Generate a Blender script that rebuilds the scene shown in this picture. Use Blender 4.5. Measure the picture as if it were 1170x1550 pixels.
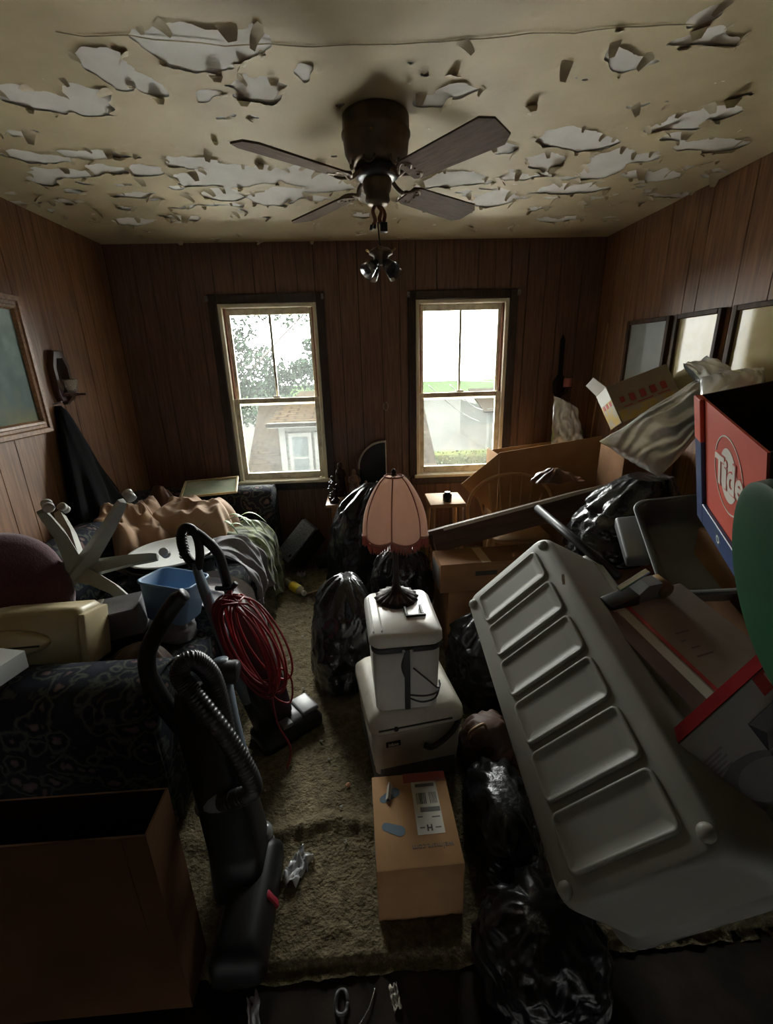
import bpy, bmesh, math, random
from mathutils import Vector, Matrix, noise, Quaternion
random.seed(7)
sc = bpy.context.scene
for o in list(bpy.data.objects): bpy.data.objects.remove(o)
COL = sc.collection
# ---------------------------------------------------------------- camera, sky, exposure
cam_data = bpy.data.cameras.new('camera'); cam = bpy.data.objects.new('camera', cam_data); COL.objects.link(cam)
cam_data.sensor_fit = 'HORIZONTAL'; cam_data.sensor_width = 36; cam_data.lens = 36 * 675.29 / 1170
cam_data.clip_start = .02; cam_data.clip_end = 300
def camera_axes(pitch, yaw, roll):
    cp, sp, cy, sy = math.cos(pitch), math.sin(pitch), math.cos(yaw), math.sin(yaw)
    w = Vector((sy * cp, cy * cp, -sp)); r = Vector((cy, -sy, 0)); u = r.cross(w)
    c, s = math.cos(roll), math.sin(roll)
    return c * r + s * u, -s * r + c * u, w
_r, _u, _w = camera_axes(.3210, .0504, -.0286)
cam.matrix_world = Matrix.Translation((0, -3.676, 1.6)) @ Matrix((_r, _u, -_w)).transposed().to_4x4()
sc.camera = cam
SKY = 46.0
world = bpy.data.worlds.new('overcast_sky'); sc.world = world; world.use_nodes = True
wn = world.node_tree.nodes; wl = world.node_tree.links
# overcast sky: three times brighter at the zenith than at the horizon (standard overcast luminance)
_tc = wn.new('ShaderNodeTexCoord'); _sp = wn.new('ShaderNodeSeparateXYZ'); _mx = wn.new('ShaderNodeMath'); _mx.operation = 'MAXIMUM'; _mx.inputs[1].default_value = 0
_ma = wn.new('ShaderNodeMath'); _ma.operation = 'MULTIPLY_ADD'; _ma.inputs[1].default_value = 2 / 3 * SKY; _ma.inputs[2].default_value = SKY / 3
wl.new(_tc.outputs['Generated'], _sp.inputs[0]); wl.new(_sp.outputs['Z'], _mx.inputs[0]); wl.new(_mx.outputs[0], _ma.inputs[0]); wl.new(_ma.outputs[0], wn['Background'].inputs[1])
wn['Background'].inputs[0].default_value = (1.0, .985, .95, 1)
sc.view_settings.view_transform = 'Standard'; sc.view_settings.look = 'None'
sc.view_settings.gamma = 1; sc.view_settings.use_curve_mapping = False
sc.view_settings.exposure = 0.65
for px_, w_ in ((-.66, .73), (.81, .72)):       # sampling portals in the two window openings
    pd = bpy.data.lights.new('window_portal', 'AREA'); pd.shape = 'RECTANGLE'; pd.size = w_; pd.size_y = 1.36
    pd.cycles.is_portal = True
    po = bpy.data.objects.new('window_portal', pd); COL.objects.link(po)
    po.location = (px_, .155, 1.373); po.rotation_euler = (math.radians(-90), 0, 0)
# ---------------------------------------------------------------- helpers
V = Vector; PI = math.pi; R = math.radians
def tag(o, label=None, cat=None, group=None, kind=None):
    if label: o['label'] = label
    if cat: o['category'] = cat
    if group: o['group'] = group
    if kind: o['kind'] = kind
    return o
def sharpen(bm, ang):
    for f in bm.faces: f.smooth = True
    for e in bm.edges:
        if len(e.link_faces) == 2: e.smooth = e.calc_face_angle(0) < ang
def obj(name, bm, mat, parent=None, loc=(0, 0, 0), rot=(0, 0, 0), smooth=None, kind=None):
    if isinstance(bm, bmesh.types.BMesh):
        if smooth is not None: sharpen(bm, R(smooth))
        me = bpy.data.meshes.new(name); bm.normal_update(); bm.to_mesh(me); bm.free()
    else: me = bm
    if mat is not None and not me.materials: me.materials.append(mat)
    o = bpy.data.objects.new(name, me); COL.objects.link(o)
    o.location = loc; o.rotation_euler = rot
    if parent is not None: o.parent = parent
    if kind: o['kind'] = kind
    return o
def thing(name, label, cat, loc=(0, 0, 0), rot=(0, 0, 0), group=None, mtx=None):
    o = bpy.data.objects.new(name, None); COL.objects.link(o); o.empty_display_size = .05
    if mtx is not None: o.matrix_world = mtx
    else: o.location = loc; o.rotation_euler = rot
    return tag(o, label, cat, group)
def frame(O, X, Y):
    """orthonormal frame: x along X, y close to Y, z = x cross y"""
    x = V(X).normalized(); z = x.cross(V(Y)).normalized(); y = z.cross(x)
    return Matrix.Translation(V(O)) @ Matrix((x, y, z)).transposed().to_4x4()
def copy_tree(o, parent=None):
    c = o.copy(); COL.objects.link(c); c.parent = parent
    for ch in list(o.children): copy_tree(ch, c)
    return c
def NB(): return bmesh.new()
def box(bm, x0, x1, y0, y1, z0, z1, bev=0, seg=2, M=None):
    vs = bmesh.ops.create_cube(bm, size=1)['verts']
    bmesh.ops.scale(bm, vec=(x1 - x0, y1 - y0, z1 - z0), verts=vs)
    bmesh.ops.translate(bm, vec=((x0 + x1) / 2, (y0 + y1) / 2, (z0 + z1) / 2), verts=vs)
    if bev > 0:
        es = list({e for v in vs for e in v.link_edges})
        vs = list({v for f in bmesh.ops.bevel(bm, geom=es, offset=bev, segments=seg, profile=.5, affect='EDGES')['faces'] for v in f.verts} | {v for v in vs if v.is_valid})
    if M is not None: bmesh.ops.transform(bm, matrix=M, verts=[v for v in vs if v.is_valid])
    return bm
def B(*a, **k): return box(NB(), *a, **k)
def loft(bm, rings, cap=True, closed=True):
    """rings: list of equally long lists of points"""
    rv = [[bm.verts.new(p) for p in r] for r in rings]; n = len(rv[0])
    for a, b in zip(rv, rv[1:]):
        for i in range(n if closed else n - 1):
            j = (i + 1) % n
            try: bm.faces.new((a[i], a[j], b[j], b[i]))
            except ValueError: pass
    if cap and closed:
        bm.faces.new(list(reversed(rv[0]))); bm.faces.new(rv[-1])
    return bm
def rrect(w, d, r, n=4, cx=0, cy=0):
    """rounded rectangle outline, list of (x, y)"""
    out = []
    for sx, sy, a0 in ((1, 1, 0), (-1, 1, 90), (-1, -1, 180), (1, -1, 270)):
        for i in range(n + 1):
            a = R(a0 + 90 * i / n)
            out.append((cx + sx * (w / 2 - r) + r * math.cos(a), cy + sy * (d / 2 - r) + r * math.sin(a)))
    return out
def lathe(bm, prof, n=24, c=(0, 0, 0), cap=True):
    return loft(bm, [[(c[0] + r * math.cos(2 * PI * i / n), c[1] + r * math.sin(2 * PI * i / n), c[2] + z) for i in range(n)] for r, z in prof], cap)
def tube(bm, pts, r, n=8, cap=True, flat=1.0):
    pts = [V(p) for p in pts]; m = len(pts); rr = r if isinstance(r, (list, tuple)) else [r] * m
    T = [(pts[min(i + 1, m - 1)] - pts[max(i - 1, 0)]).normalized() for i in range(m)]
    a = V((0, 0, 1)) if abs(T[0].z) < .9 else V((1, 0, 0))
    N = (a - T[0] * a.dot(T[0])).normalized(); rings = []
    for i in range(m):
        N = (N - T[i] * N.dot(T[i])); N.normalize(); Bn = T[i].cross(N)
        rings.append([pts[i] + rr[i] * (math.cos(2 * PI * k / n) * N * flat + math.sin(2 * PI * k / n) * Bn) for k in range(n)])
    return loft(bm, rings, cap)
def spline(pts, k=8, closed=False):
    P = [V(p) for p in pts]; out = []; m = len(P)
    for i in range(m if closed else m - 1):
        if closed: p0, p1, p2, p3 = P[i - 1], P[i], P[(i + 1) % m], P[(i + 2) % m]
        else: p0, p1, p2, p3 = P[max(i - 1, 0)], P[i], P[i + 1], P[min(i + 2, m - 1)]
        for j in range(k):
            t = j / k
            out.append(.5 * ((2 * p1) + (p2 - p0) * t + (2 * p0 - 5 * p1 + 4 * p2 - p3) * t * t + (3 * p1 - p0 - 3 * p2 + p3) * t ** 3))
    if not closed: out.append(P[-1])
    return out
def prism(bm, poly, h0, h1, M=None):
    """poly of (x, y), extruded from z=h0 to h1"""
    a = [bm.verts.new((p[0], p[1], h0)) for p in poly]; b = [bm.verts.new((p[0], p[1], h1)) for p in poly]; n = len(poly)
    bm.faces.new(list(reversed(a))); bm.faces.new(b)
    for i in range(n): bm.faces.new((a[i], a[(i + 1) % n], b[(i + 1) % n], b[i]))
    if M is not None: bmesh.ops.transform(bm, matrix=M, verts=a + b)
    return bm
def sheet(bm, fn, nu, nv):
    g = [[bm.verts.new(fn(i / nu, j / nv)) for j in range(nv + 1)] for i in range(nu + 1)]
    for i in range(nu):
        for j in range(nv): bm.faces.new((g[i][j], g[i + 1][j], g[i + 1][j + 1], g[i][j + 1]))
    return bm
def solid(o, t, off=0):
    m = o.modifiers.new('thickness', 'SOLIDIFY'); m.thickness = t; m.offset = off; return o
def fbm(p, o=4): return noise.fractal(V(p), 1.0, 2.0, o)
def ridge(p): return 1 - abs(noise.noise(V(p)))
def flipn(bm): bmesh.ops.recalc_face_normals(bm, faces=bm.faces); return bm
XZ = Matrix(((1, 0, 0, 0), (0, 0, -1, 0), (0, 1, 0, 0), (0, 0, 0, 1)))     # (x,y,h) -> (x,-h,y)
def text(name, s, size, mat, parent, mtx, ext=.0004, bold=0.0, shear=0.0, align='CENTER'):
    cu = bpy.data.curves.new('t', 'FONT'); cu.body = s; cu.size = size; cu.extrude = ext; cu.offset = bold; cu.shear = shear
    cu.align_x = align; cu.align_y = 'CENTER'
    t = bpy.data.objects.new('t', cu); COL.objects.link(t); bpy.context.view_layer.update()
    me = bpy.data.meshes.new_from_object(t.evaluated_get(bpy.context.evaluated_depsgraph_get()))
    bpy.data.objects.remove(t); me.materials.clear(); me.name = name
    o = obj(name, me, mat, parent); o.matrix_local = mtx
    return o
# ---------------------------------------------------------------- materials
MAT = {}
def mat(name, col, rough=.6, metal=0, col2=None, vs=6, vdet=4, st=(1, 1, 1), bump=0, bs=60, bdist=.004, spec=.5, trans=0, sheen=0, coat=0, sub=0, lo=.35, hi=.65):
    m = bpy.data.materials.new(name); m.use_nodes = True; nt = m.node_tree; N = nt.nodes; Lk = nt.links
    p = N['Principled BSDF']; p.inputs['Roughness'].default_value = rough; p.inputs['Metallic'].default_value = metal
    p.inputs['Specular IOR Level'].default_value = spec; p.inputs['Transmission Weight'].default_value = trans
    p.inputs['Sheen Weight'].default_value = sheen; p.inputs['Coat Weight'].default_value = coat
    tc = N.new('ShaderNodeTexCoord'); mp = N.new('ShaderNodeMapping'); mp.inputs['Scale'].default_value = st
    Lk.new(tc.outputs['Object'], mp.inputs[0])
    c2 = col2 or tuple(c * .72 for c in col)
    nz = N.new('ShaderNodeTexNoise'); nz.inputs['Scale'].default_value = vs; nz.inputs['Detail'].default_value = vdet
    cr = N.new('ShaderNodeValToRGB'); cr.color_ramp.elements[0].position = lo; cr.color_ramp.elements[1].position = hi
    cr.color_ramp.elements[0].color = (*c2, 1); cr.color_ramp.elements[1].color = (*col, 1)
    Lk.new(mp.outputs[0], nz.inputs['Vector']); Lk.new(nz.outputs['Fac'], cr.inputs[0]); Lk.new(cr.outputs[0], p.inputs['Base Color'])
    if bump:
        n2 = N.new('ShaderNodeTexNoise'); n2.inputs['Scale'].default_value = bs; n2.inputs['Detail'].default_value = 5
        bp = N.new('ShaderNodeBump'); bp.inputs['Strength'].default_value = bump; bp.inputs['Distance'].default_value = bdist
        Lk.new(mp.outputs[0], n2.inputs['Vector']); Lk.new(n2.outputs['Fac'], bp.inputs['Height']); Lk.new(bp.outputs[0], p.inputs['Normal'])
    MAT[name] = m
    return m
def node(m, t, **k):
    n = m.node_tree.nodes.new(t)
    for a, v in k.items(): setattr(n, a, v)
    return n
# ---------------------------------------------------------------- surface materials
mat('panel_wood', (.27, .132, .062), .46, col2=(.15, .068, .032), vs=5, vdet=8, st=(14, 14, .8), bump=.12, bs=30, bdist=.002, spec=.5)
mat('panel_wood_dark', (.20, .110, .078), .46, col2=(.115, .063, .044), vs=5, vdet=8, st=(14, 14, .8), bump=.12, bs=30, bdist=.002, spec=.5)
mat('groove_black', (.012, .008, .006), .8)
mat('dark_casing', (.055, .032, .024), .42, col2=(.03, .018, .014), vs=9, st=(8, 8, 1), bump=.1, bs=40)
mat('cream_paint', (.86, .80, .62), .45, col2=(.66, .56, .38), vs=11, vdet=9, bump=.25, bs=45, bdist=.002, lo=.2, hi=.5)
mat('sash_paint', (.72, .67, .53), .5, col2=(.42, .35, .25), vs=16, vdet=9, bump=.3, bs=50, bdist=.002, lo=.25, hi=.55)
mat('bare_red_wood', (.33, .14, .08), .6, col2=(.2, .08, .05), vs=12, st=(6, 6, 1))
mat('plaster', (.90, .88, .83), .9, col2=(.80, .78, .72), vs=7, vdet=8, bump=.25, bs=25, bdist=.003)
mat('old_paint', (.60, .505, .305), .62, col2=(.42, .34, .195), vs=2.2, vdet=8, bump=.35, bs=18, bdist=.004, lo=.3, hi=.62)
mat('flake_paint', (.66, .58, .40), .65, col2=(.48, .40, .26), vs=12, bump=.2, bs=60)
mat('flake_back', (.74, .71, .62), .8, col2=(.55, .50, .40), vs=12)
mat('carpet', (.185, .152, .086), .95, col2=(.105, .084, .046), vs=40, vdet=8, bump=1.0, bs=95, bdist=.012, sheen=.1, spec=.1)
mat('bare_floor', (.036, .028, .021), .85, spec=.1, col2=(.02, .016, .012), vs=9, vdet=7, bump=.25, bs=60)
mat('white_paint', (.62, .62, .60), .6)
m = mat('window_pane', (.9, .95, .95), .1)
nt = m.node_tree; out = nt.nodes['Material Output']
tr = node(m, 'ShaderNodeBsdfTransparent'); tr.inputs[0].default_value = (.97, .99, .98, 1)
tl = node(m, 'ShaderNodeBsdfTranslucent'); tl.inputs[0].default_value = (.90, .94, .90, 1)
gl = node(m, 'ShaderNodeBsdfGlossy'); gl.inputs['Roughness'].default_value = .08
fr = node(m, 'ShaderNodeFresnel'); fr.inputs[0].default_value = 1.45
m1 = node(m, 'ShaderNodeMixShader'); m2 = node(m, 'ShaderNodeMixShader')
nz = node(m, 'ShaderNodeTexNoise'); nz.inputs['Scale'].default_value = 3.5; nz.inputs['Detail'].default_value = 9
mr = node(m, 'ShaderNodeMapRange'); mr.inputs[3].default_value = .006; mr.inputs[4].default_value = .016
tc = node(m, 'ShaderNodeTexCoord')
for a, b in ((tc.outputs['Object'], nz.inputs['Vector']), (nz.outputs['Fac'], mr.inputs[0]), (mr.outputs[0], m1.inputs[0]), (tr.outputs[0], m1.inputs[1]),
             (tl.outputs[0], m1.inputs[2]), (fr.outputs[0], m2.inputs[0]), (m1.outputs[0], m2.inputs[1]), (gl.outputs[0], m2.inputs[2]), (m2.outputs[0], out.inputs[0])):
    nt.links.new(a, b)
# ---------------------------------------------------------------- room shell
XL, XR, YF, H = -1.761, 1.882, -4.1, 2.45
W1 = (-1.024, -.297, .70, 2.05); W2 = (.451, 1.172, .70, 2.05)
def struct(name, bm, m, **k):
    o = obj(name, bm, m, **k); o['kind'] = 'structure'; return o
# back wall backing, built round the two openings
bm = NB(); y0, y1 = .010, .16
zs = (-.0, W1[2], W1[3], H + .1)
for a, b in ((XL - .12, W1[0]), (W1[1], W2[0]), (W2[1], XR + .12)): box(bm, a, b, y0, y1, 0, H + .1)
for w in (W1, W2):
    box(bm, w[0], w[1], y0, y1, 0, w[2]); box(bm, w[0], w[1], y0, y1, w[3], H + .1)
wall_back = struct('wall_back', bm, MAT['groove_black'])
cols = [XL]
for w in (.19, .11, .17, .13, .135): cols.append(cols[-1] + w)
cols[-1] = W1[0]
cols += [W1[0] + .14, W1[0] + .29, W1[0] + .44, W1[0] + .60, W1[1], -.12, .02, .19, .33, W2[0], W2[0] + .16, W2[0] + .29, W2[0] + .47, W2[0] + .60, W2[1], 1.30, 1.44, 1.55, 1.72, XR]
rng = random.Random(3)
for a, b in zip(cols, cols[1:]):
    spans = [(0, H)]
    for w in (W1, W2):
        if a >= w[0] - .001 and b <= w[1] + .001: spans = [(0, w[2]), (w[3], H)]
    for z0, z1 in spans:
        obj('wall_board', B(a + .0025, b - .0025, 0, .0105 + rng.uniform(0, .0008), z0 + .001, z1 - .001), MAT['panel_wood_dark'], wall_back)
for side, x, sx in (('left', XL, -1), ('right', XR, 1)):
    wl_ = struct('wall_' + side, B(min(x + sx * .010, x + sx * .13), max(x + sx * .010, x + sx * .13), YF, .16, 0, H + .1), MAT['groove_black'])
    y = 0.0; ws = [.11, .21, .155, .26, .10, .20, .27, .14, .20, .105, .25, .16]; i = 0
    if side == 'right': ws = [.17, .20, .12, .26, .21, .105, .27, .2, .15]
    while y > YF + .05:
        w = ws[i % len(ws)]; i += 1; e = max(y - w, YF)
        d = rng.uniform(0, .0008)
        obj('wall_board', B(min(x, x + sx * (.0105 + d)), max(x, x + sx * (.0105 + d)), e + .0025, y - .0025, .001, H - .001), MAT['panel_wood' if y > -3.1 else 'dark_casing'], wl_)  # boards behind the camera coloured dark to cut bounced light
        y = e
struct('wall_front', B(XL - .12, XR + .12, YF - .12, YF, 0, H + .1), MAT['dark_casing'])  # unseen wall, coloured dark to keep fill light down
# floor: bare boards, carpet on top with soft worn pile
floor = struct('floor', B(XL - .12, XR + .12, YF, .16, -.12, -.012), MAT['bare_floor'])
def carpet_pt(u, v):
    x = XL + .0 + u * (XR - XL); y = -2.905 + v * 2.905
    if v < .001: y += .012 * fbm((x * 9, 0, 3)) 
    h = .010 * fbm((x * 1.6, y * 1.6, 5)) + .007 * fbm((x * 34, y * 22, 1), 4) + .007 * ridge((x * 26, y * 15, 8))
    h += .020 * math.exp(-((y + 2.50 + .05 * noise.noise(V((x * 3, 0, 0)))) / .03) ** 2) * (1 if -.6 < x < .1 else .4)
    if v < .012: h -= .018
    return V((x, y, h + .006))
carpet = obj('carpet', sheet(NB(), carpet_pt, 400, 330), MAT['carpet'], floor, smooth=180)
# ---------------------------------------------------------------- ceiling with peeling paint
ceiling = struct('ceiling', B(XL - .12, XR + .12, YF, .16, H, H + .12), MAT['plaster'])
PATCH = [(-0.40,-2.07,0.172,0.075),(-0.70,-1.98,0.061,0.098),(-0.52,-2.04,0.055,0.034),(-1.00,-1.81,0.104,0.060),(-0.86,-1.80,0.085,0.085),(-0.63,-1.88,0.037,0.045),(-0.29,-1.89,0.066,0.071),
         (-0.12,-1.94,0.019,0.049),(-0.44,-1.82,0.060,0.031),(0.36,-1.87,0.061,0.058),(0.29,-1.80,0.050,0.040),(0.83,-2.02,0.082,0.036),(1.03,-2.12,0.093,0.034),(0.95,-2.22,0.043,0.040),
         (1.37,-1.73,0.091,0.045),(1.27,-1.66,0.094,0.058),(0.88,-1.52,0.089,0.080),(0.88,-1.35,0.067,0.068),(1.20,-1.26,0.089,0.162),(1.03,-1.49,0.085,0.046),(1.55,-1.48,0.132,0.054),
         (1.32,-1.54,0.062,0.039),(-1.27,-1.39,0.117,0.055),(-1.08,-1.42,0.090,0.053),(-1.26,-1.23,0.136,0.057),(-1.07,-1.26,0.070,0.048),(-0.90,-1.25,0.080,0.064),(-0.68,-1.32,0.112,0.072),
         (-0.56,-1.20,0.105,0.090),(-0.40,-1.20,0.078,0.120),(-0.19,-1.15,0.125,0.126),(-0.10,-1.03,0.099,0.079),(-0.67,-0.94,0.093,0.094),(-0.46,-0.87,0.104,0.089),(0.52,-1.12,0.165,0.091),
         (0.64,-1.46,0.050,0.036),(0.81,-1.13,0.060,0.049),(0.79,-0.85,0.119,0.123),(-0.63,-1.13,0.185,0.080),(-0.31,-0.96,0.101,0.073),(-1.30,-0.51,0.115,0.064),(-0.97,-0.60,0.074,0.059),
         (-1.42,-1.16,0.058,0.038),(1.29,-1.33,0.081,0.055),(1.12,-0.97,0.145,0.056),(0.35,-0.85,0.072,0.061),(1.39,-1.16,0.074,0.048),(1.55,-1.16,0.061,0.048),(0.10,-0.85,0.057,0.050),
         (0.05,-0.58,0.071,0.050),(1.33,-0.46,0.132,0.055),(0.65,-0.67,0.079,0.059)]

def peel(x, y):
    """> 0 where the paint has come off"""
    f = -1.0
    wx = x + .05 * noise.noise(V((x * 6, y * 6, 2))) + .02 * noise.noise(V((x * 19, y * 19, 4)))
    wy = y + .05 * noise.noise(V((x * 6, y * 6, 9))) + .02 * noise.noise(V((x * 19, y * 19, 6)))
    for cx, cy, rx, ry in PATCH:
        dx = wx - cx; dy = wy - cy
        if abs(dx) > 2.2 * rx or abs(dy) > 2.2 * ry: continue
        f = max(f, 1 - math.sqrt((dx / rx) ** 2 + (dy / ry) ** 2))
    n = fbm((x * 7 + 31, y * 11, 2), 5)
    band = math.exp(-((y + .95) / .55) ** 2)
    f2 = n * .9 + .12 * noise.noise(V((x * 31, y * 31, 0))) - (.94 - .55 * band)
    if f < -.42: f = -.42
    return max(f + .42 * n + .16 * noise.noise(V((x * 31, y * 31, 0))) + .08 * noise.noise(V((x * 70, y * 70, 3))), f2) + .11
NX, NY = 380, 310; Y0C = -3.05
gx = [XL + (XR - XL) * i / NX for i in range(NX + 1)]; gy = [Y0C + (-Y0C) * j / NY for j in range(NY + 1)]
FV = [[peel(x, y) for y in gy] for x in gx]
bm = NB(); vd = {}
CURL = .009
def paint_z(x, y, f):
    """paint hangs a little off the plaster, curling down at peeled edges"""
    lift = max(0, 1 + f / .16) if f < 0 else 1.0
    curl = max(0, .35 + noise.noise(V((x * 7, y * 7, 12))) * 1.3)
    return H - .0018 - CURL * curl * curl * lift * lift - .0012 * (fbm((x * 3, y * 3, 4)) + .6)
def pv(key, x, y, f):
    if key not in vd: vd[key] = bm.verts.new((x, y, paint_z(x, y, f)))
    return vd[key]
edge_pts = []
for i in range(NX):
    for j in range(NY):
        cs = ((i, j), (i, j + 1), (i + 1, j + 1), (i + 1, j)); fs = [FV[a][b] for a, b in cs]
        if min(fs) >= 0: continue
        poly = []
        for k in range(4):
            (a, b), (c, d) = cs[k], cs[(k + 1) % 4]; fa, fb = fs[k], fs[(k + 1) % 4]
            if fa < 0: poly.append(pv((a, b), gx[a], gy[b], fa))
            if (fa < 0) != (fb < 0):
                t = fa / (fa - fb); x = gx[a] + t * (gx[c] - gx[a]); y = gy[b] + t * (gy[d] - gy[b])
                q = ((a, b), (c, d)) if (a, b) < (c, d) else ((c, d), (a, b))
                poly.append(pv(q, x, y, 0)); edge_pts.append((x, y))
        if len(poly) >= 3:
            try: bm.faces.new(poly)
            except ValueError: pass
bm.normal_update()
paint = obj('paint_layer', bm, MAT['old_paint'], ceiling, smooth=180)
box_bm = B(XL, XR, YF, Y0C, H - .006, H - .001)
obj('paint_layer', box_bm, MAT['dark_casing'], ceiling)  # dark slab added out of view so this ceiling end bounces little light
# loose curled flakes still hanging from the peeled edges
def flake_mesh(seed):
    rg = random.Random(seed); L_, W_ = rg.uniform(.05, .10), rg.uniform(.03, .07); k = rg.uniform(8, 22); tw = rg.uniform(-.5, .5)
    def fn(u, v):
        s = u * L_; a = s * k * .8
        x = math.sin(a) / k; z = -(1 - math.cos(a)) / k
        w = (v - .5) * W_ * (1 - .55 * u ** 2 * (1 + .3 * math.sin(seed + v * 9)))
        return V((x, w + tw * s * .5, z - .05 * s))
    b = sheet(NB(), fn, 6, 3)
    me = bpy.data.meshes.new('paint_flake'); sharpen(b, PI); b.to_mesh(me); b.free(); me.materials.append(MAT['flake_paint'])
    return me
FL = [flake_mesh(s) for s in range(12)]
rg = random.Random(11); rg.shuffle(edge_pts); used = []
for x, y in edge_pts:
    if len(used) >= 280: break
    if y < -2.4 or any((x - a) ** 2 + (y - b) ** 2 < .004 for a, b in used): continue
    e = .01; gxx = peel(x + e, y) - peel(x - e, y); gyy = peel(x, y + e) - peel(x, y - e)
    ang = math.atan2(gyy, gxx) + rg.uniform(-.6, .6)
    o = obj('paint_flake', FL[rg.randrange(12)], None, ceiling, (x - .02 * math.cos(ang), y - .02 * math.sin(ang), H - .004), (rg.uniform(-.2, .2), rg.uniform(-.05, .12), ang))
    s = rg.uniform(.30, .92) ** 1.1; o.scale = (s, s, s); used.append((x, y))
# long crack in the paint
pts = [(-.75 + .06 * i, -2.13 + .02 * noise.noise(V((i * .5, 0, 0))) + .05 * math.sin(i * .15), H - .006) for i in range(30)]
obj('ceiling_crack', tube(NB(), pts, .0016, 5), MAT['flake_paint'], ceiling)
# ---------------------------------------------------------------- windows
def make_window(n, w):
    x0, x1, z0, z1 = w; t = thing('window_%d' % n, None, None, ((x0 + x1) / 2, 0, z0)); t['kind'] = 'structure'
    hw = (x1 - x0) / 2; h = z1 - z0; zm = h * .47
    bm = NB(); c = .028
    for a, b in ((-hw, -hw + c), (hw - c, hw)): box(bm, a, b, -.006, .15, 0, h, .003, 1)
    box(bm, -hw + c, hw - c, -.006, .15, h - c, h, .003, 1)
    obj('jamb', bm, MAT['cream_paint'], t, smooth=40)
    bm = NB(); k = .062
    box(bm, -hw - k, -hw - .001, -.020, -.001, -.02, h + k, .004, 1); box(bm, hw + .001, hw + k, -.020, -.001, -.02, h + k, .004, 1)
    box(bm, -hw - .0005, hw + .0005, -.020, -.001, h + .001, h + k, .004, 1)
    obj('casing', bm, MAT['dark_casing'], t, smooth=40)
    obj('window_sill', B(-hw - .02, hw + .02, -.045, .16, -.022, .004, .006, 2), MAT['cream_paint'], t, smooth=40)
    obj('apron', B(-hw - .05, hw + .05, -.016, -.001, -.085, -.023, .004, 1), MAT['dark_casing'], t)
    # reddish sash channel beside the upper sash
    bm = NB()
    for s in (-1, 1): box(bm, min(s * (hw - c), s * (hw - c - .014)), max(s * (hw - c), s * (hw - c - .014)), .030, .056, zm + .03, h - c)
    obj('sash_channel', bm, MAT['bare_red_wood'], t)
    def sash(name, y, za, zb, st, top, bot, munt):
        a = hw - c - .002; bm = NB()
        box(bm, -a, -a + st, y, y + .032, za, zb, .004, 1); box(bm, a - st, a, y, y + .032, za, zb, .004, 1)
        box(bm, -a + st, a - st, y, y + .032, za, za + bot, .004, 1); box(bm, -a + st, a - st, y, y + .032, zb - top, zb, .004, 1)
        s = obj(name, bm, MAT['sash_paint'], t, smooth=40)
        xs = [(-a + st, a - st)]
        if munt:
            obj('muntin', B(-.009, .009, y + .004, y + .028, za + bot, zb - top, .003, 1), MAT['sash_paint'], s, smooth=40)
            xs = [(-a + st, -.009), (.009, a - st)]
        for p0, p1 in xs:
            obj('pane', B(p0 + .0005, p1 - .0005, y + .014, y + .017, za + bot, zb - top), MAT['window_pane'], s)
        return s
    sash('upper_sash', .058, zm - .012, h - c, .036, .045, .030, True)
    ls = sash('lower_sash', .020, .006, zm + .03, .036, .038, .055, False)
    obj('sash_lock', B(-.03, .03, -.004 + .02, .035, zm + .031, zm + .045, .004, 1), MAT['sash_paint'], ls)
    bm = NB(); a = hw - c
    box(bm, -a, -a + .016, .112, .13, .004, h - c); box(bm, a - .016, a, .112, .13, .004, h - c); box(bm, -a, a, .112, .13, zm - .03, zm - .008)
    obj('storm_frame', bm, MAT['white_paint'], t)
    return t
make_window(1, W1); make_window(2, W2)
mat('tin', (.35, .34, .33), .4, .8)
for x, lb in ((-1.09, 'small tin curtain bracket at the outer top corner of the treeward window'), (-.245, 'small tin curtain bracket between the windows, at the treeward one'),
          (.395, 'small tin curtain bracket between the windows, at the skyward one'), (1.235, 'small tin curtain bracket at the outer top corner of the skyward window')):
    bm = B(x - .011, x + .011, -.005, -.001, 2.065, 2.105, .001, 1); box(bm, x - .006, x + .006, -.028, -.004, 2.075, 2.083, .001, 1); box(bm, x - .006, x + .006, -.031, -.027, 2.075, 2.095, .001, 1)
    tag(obj('curtain_bracket', bm, MAT['tin'], loc=(0, -.018, 0)), lb, 'bracket', 'curtain brackets above the windows')
# ---------------------------------------------------------------- outside
mat('grass', (0.0096, 0.0154, 0.0064), .9, col2=(0.0077, 0.0122, 0.0051), vs=2, spec=0)
mat('pavement', (0.0154, 0.0160, 0.0147), .9, col2=(0.0134, 0.0141, 0.0128), vs=1, spec=0)
mat('tree_leaf', (0.0109, 0.0166, 0.0115), .8, col2=(0.0070, 0.0115, 0.0077), vs=1.2, spec=0)
mat('bush_leaf', (0.0128, 0.0147, 0.0038), .8, col2=(0.0083, 0.0115, 0.0032), vs=2, spec=0)
mat('bark', (0.0224, 0.0179, 0.0141), .9)
mat('siding', (0.0218, 0.0230, 0.0205), .6, col2=(0.0192, 0.0205, 0.0186), spec=0); mat('trim_white', (0.0294, 0.0307, 0.0288), .5, col2=(0.0275, 0.0288, 0.0269), spec=0); mat('house_glass', (0.0128, 0.0154, 0.0154), .4, col2=(0.0128, 0.0154, 0.0154), spec=0)
mat('bounce_pale', (.84, .84, .82), .7, col2=(.78, .78, .76))  # pale colour of the added light-bouncing slab below the windows
mat('wire', (.02, .02, .02), .6)
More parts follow.
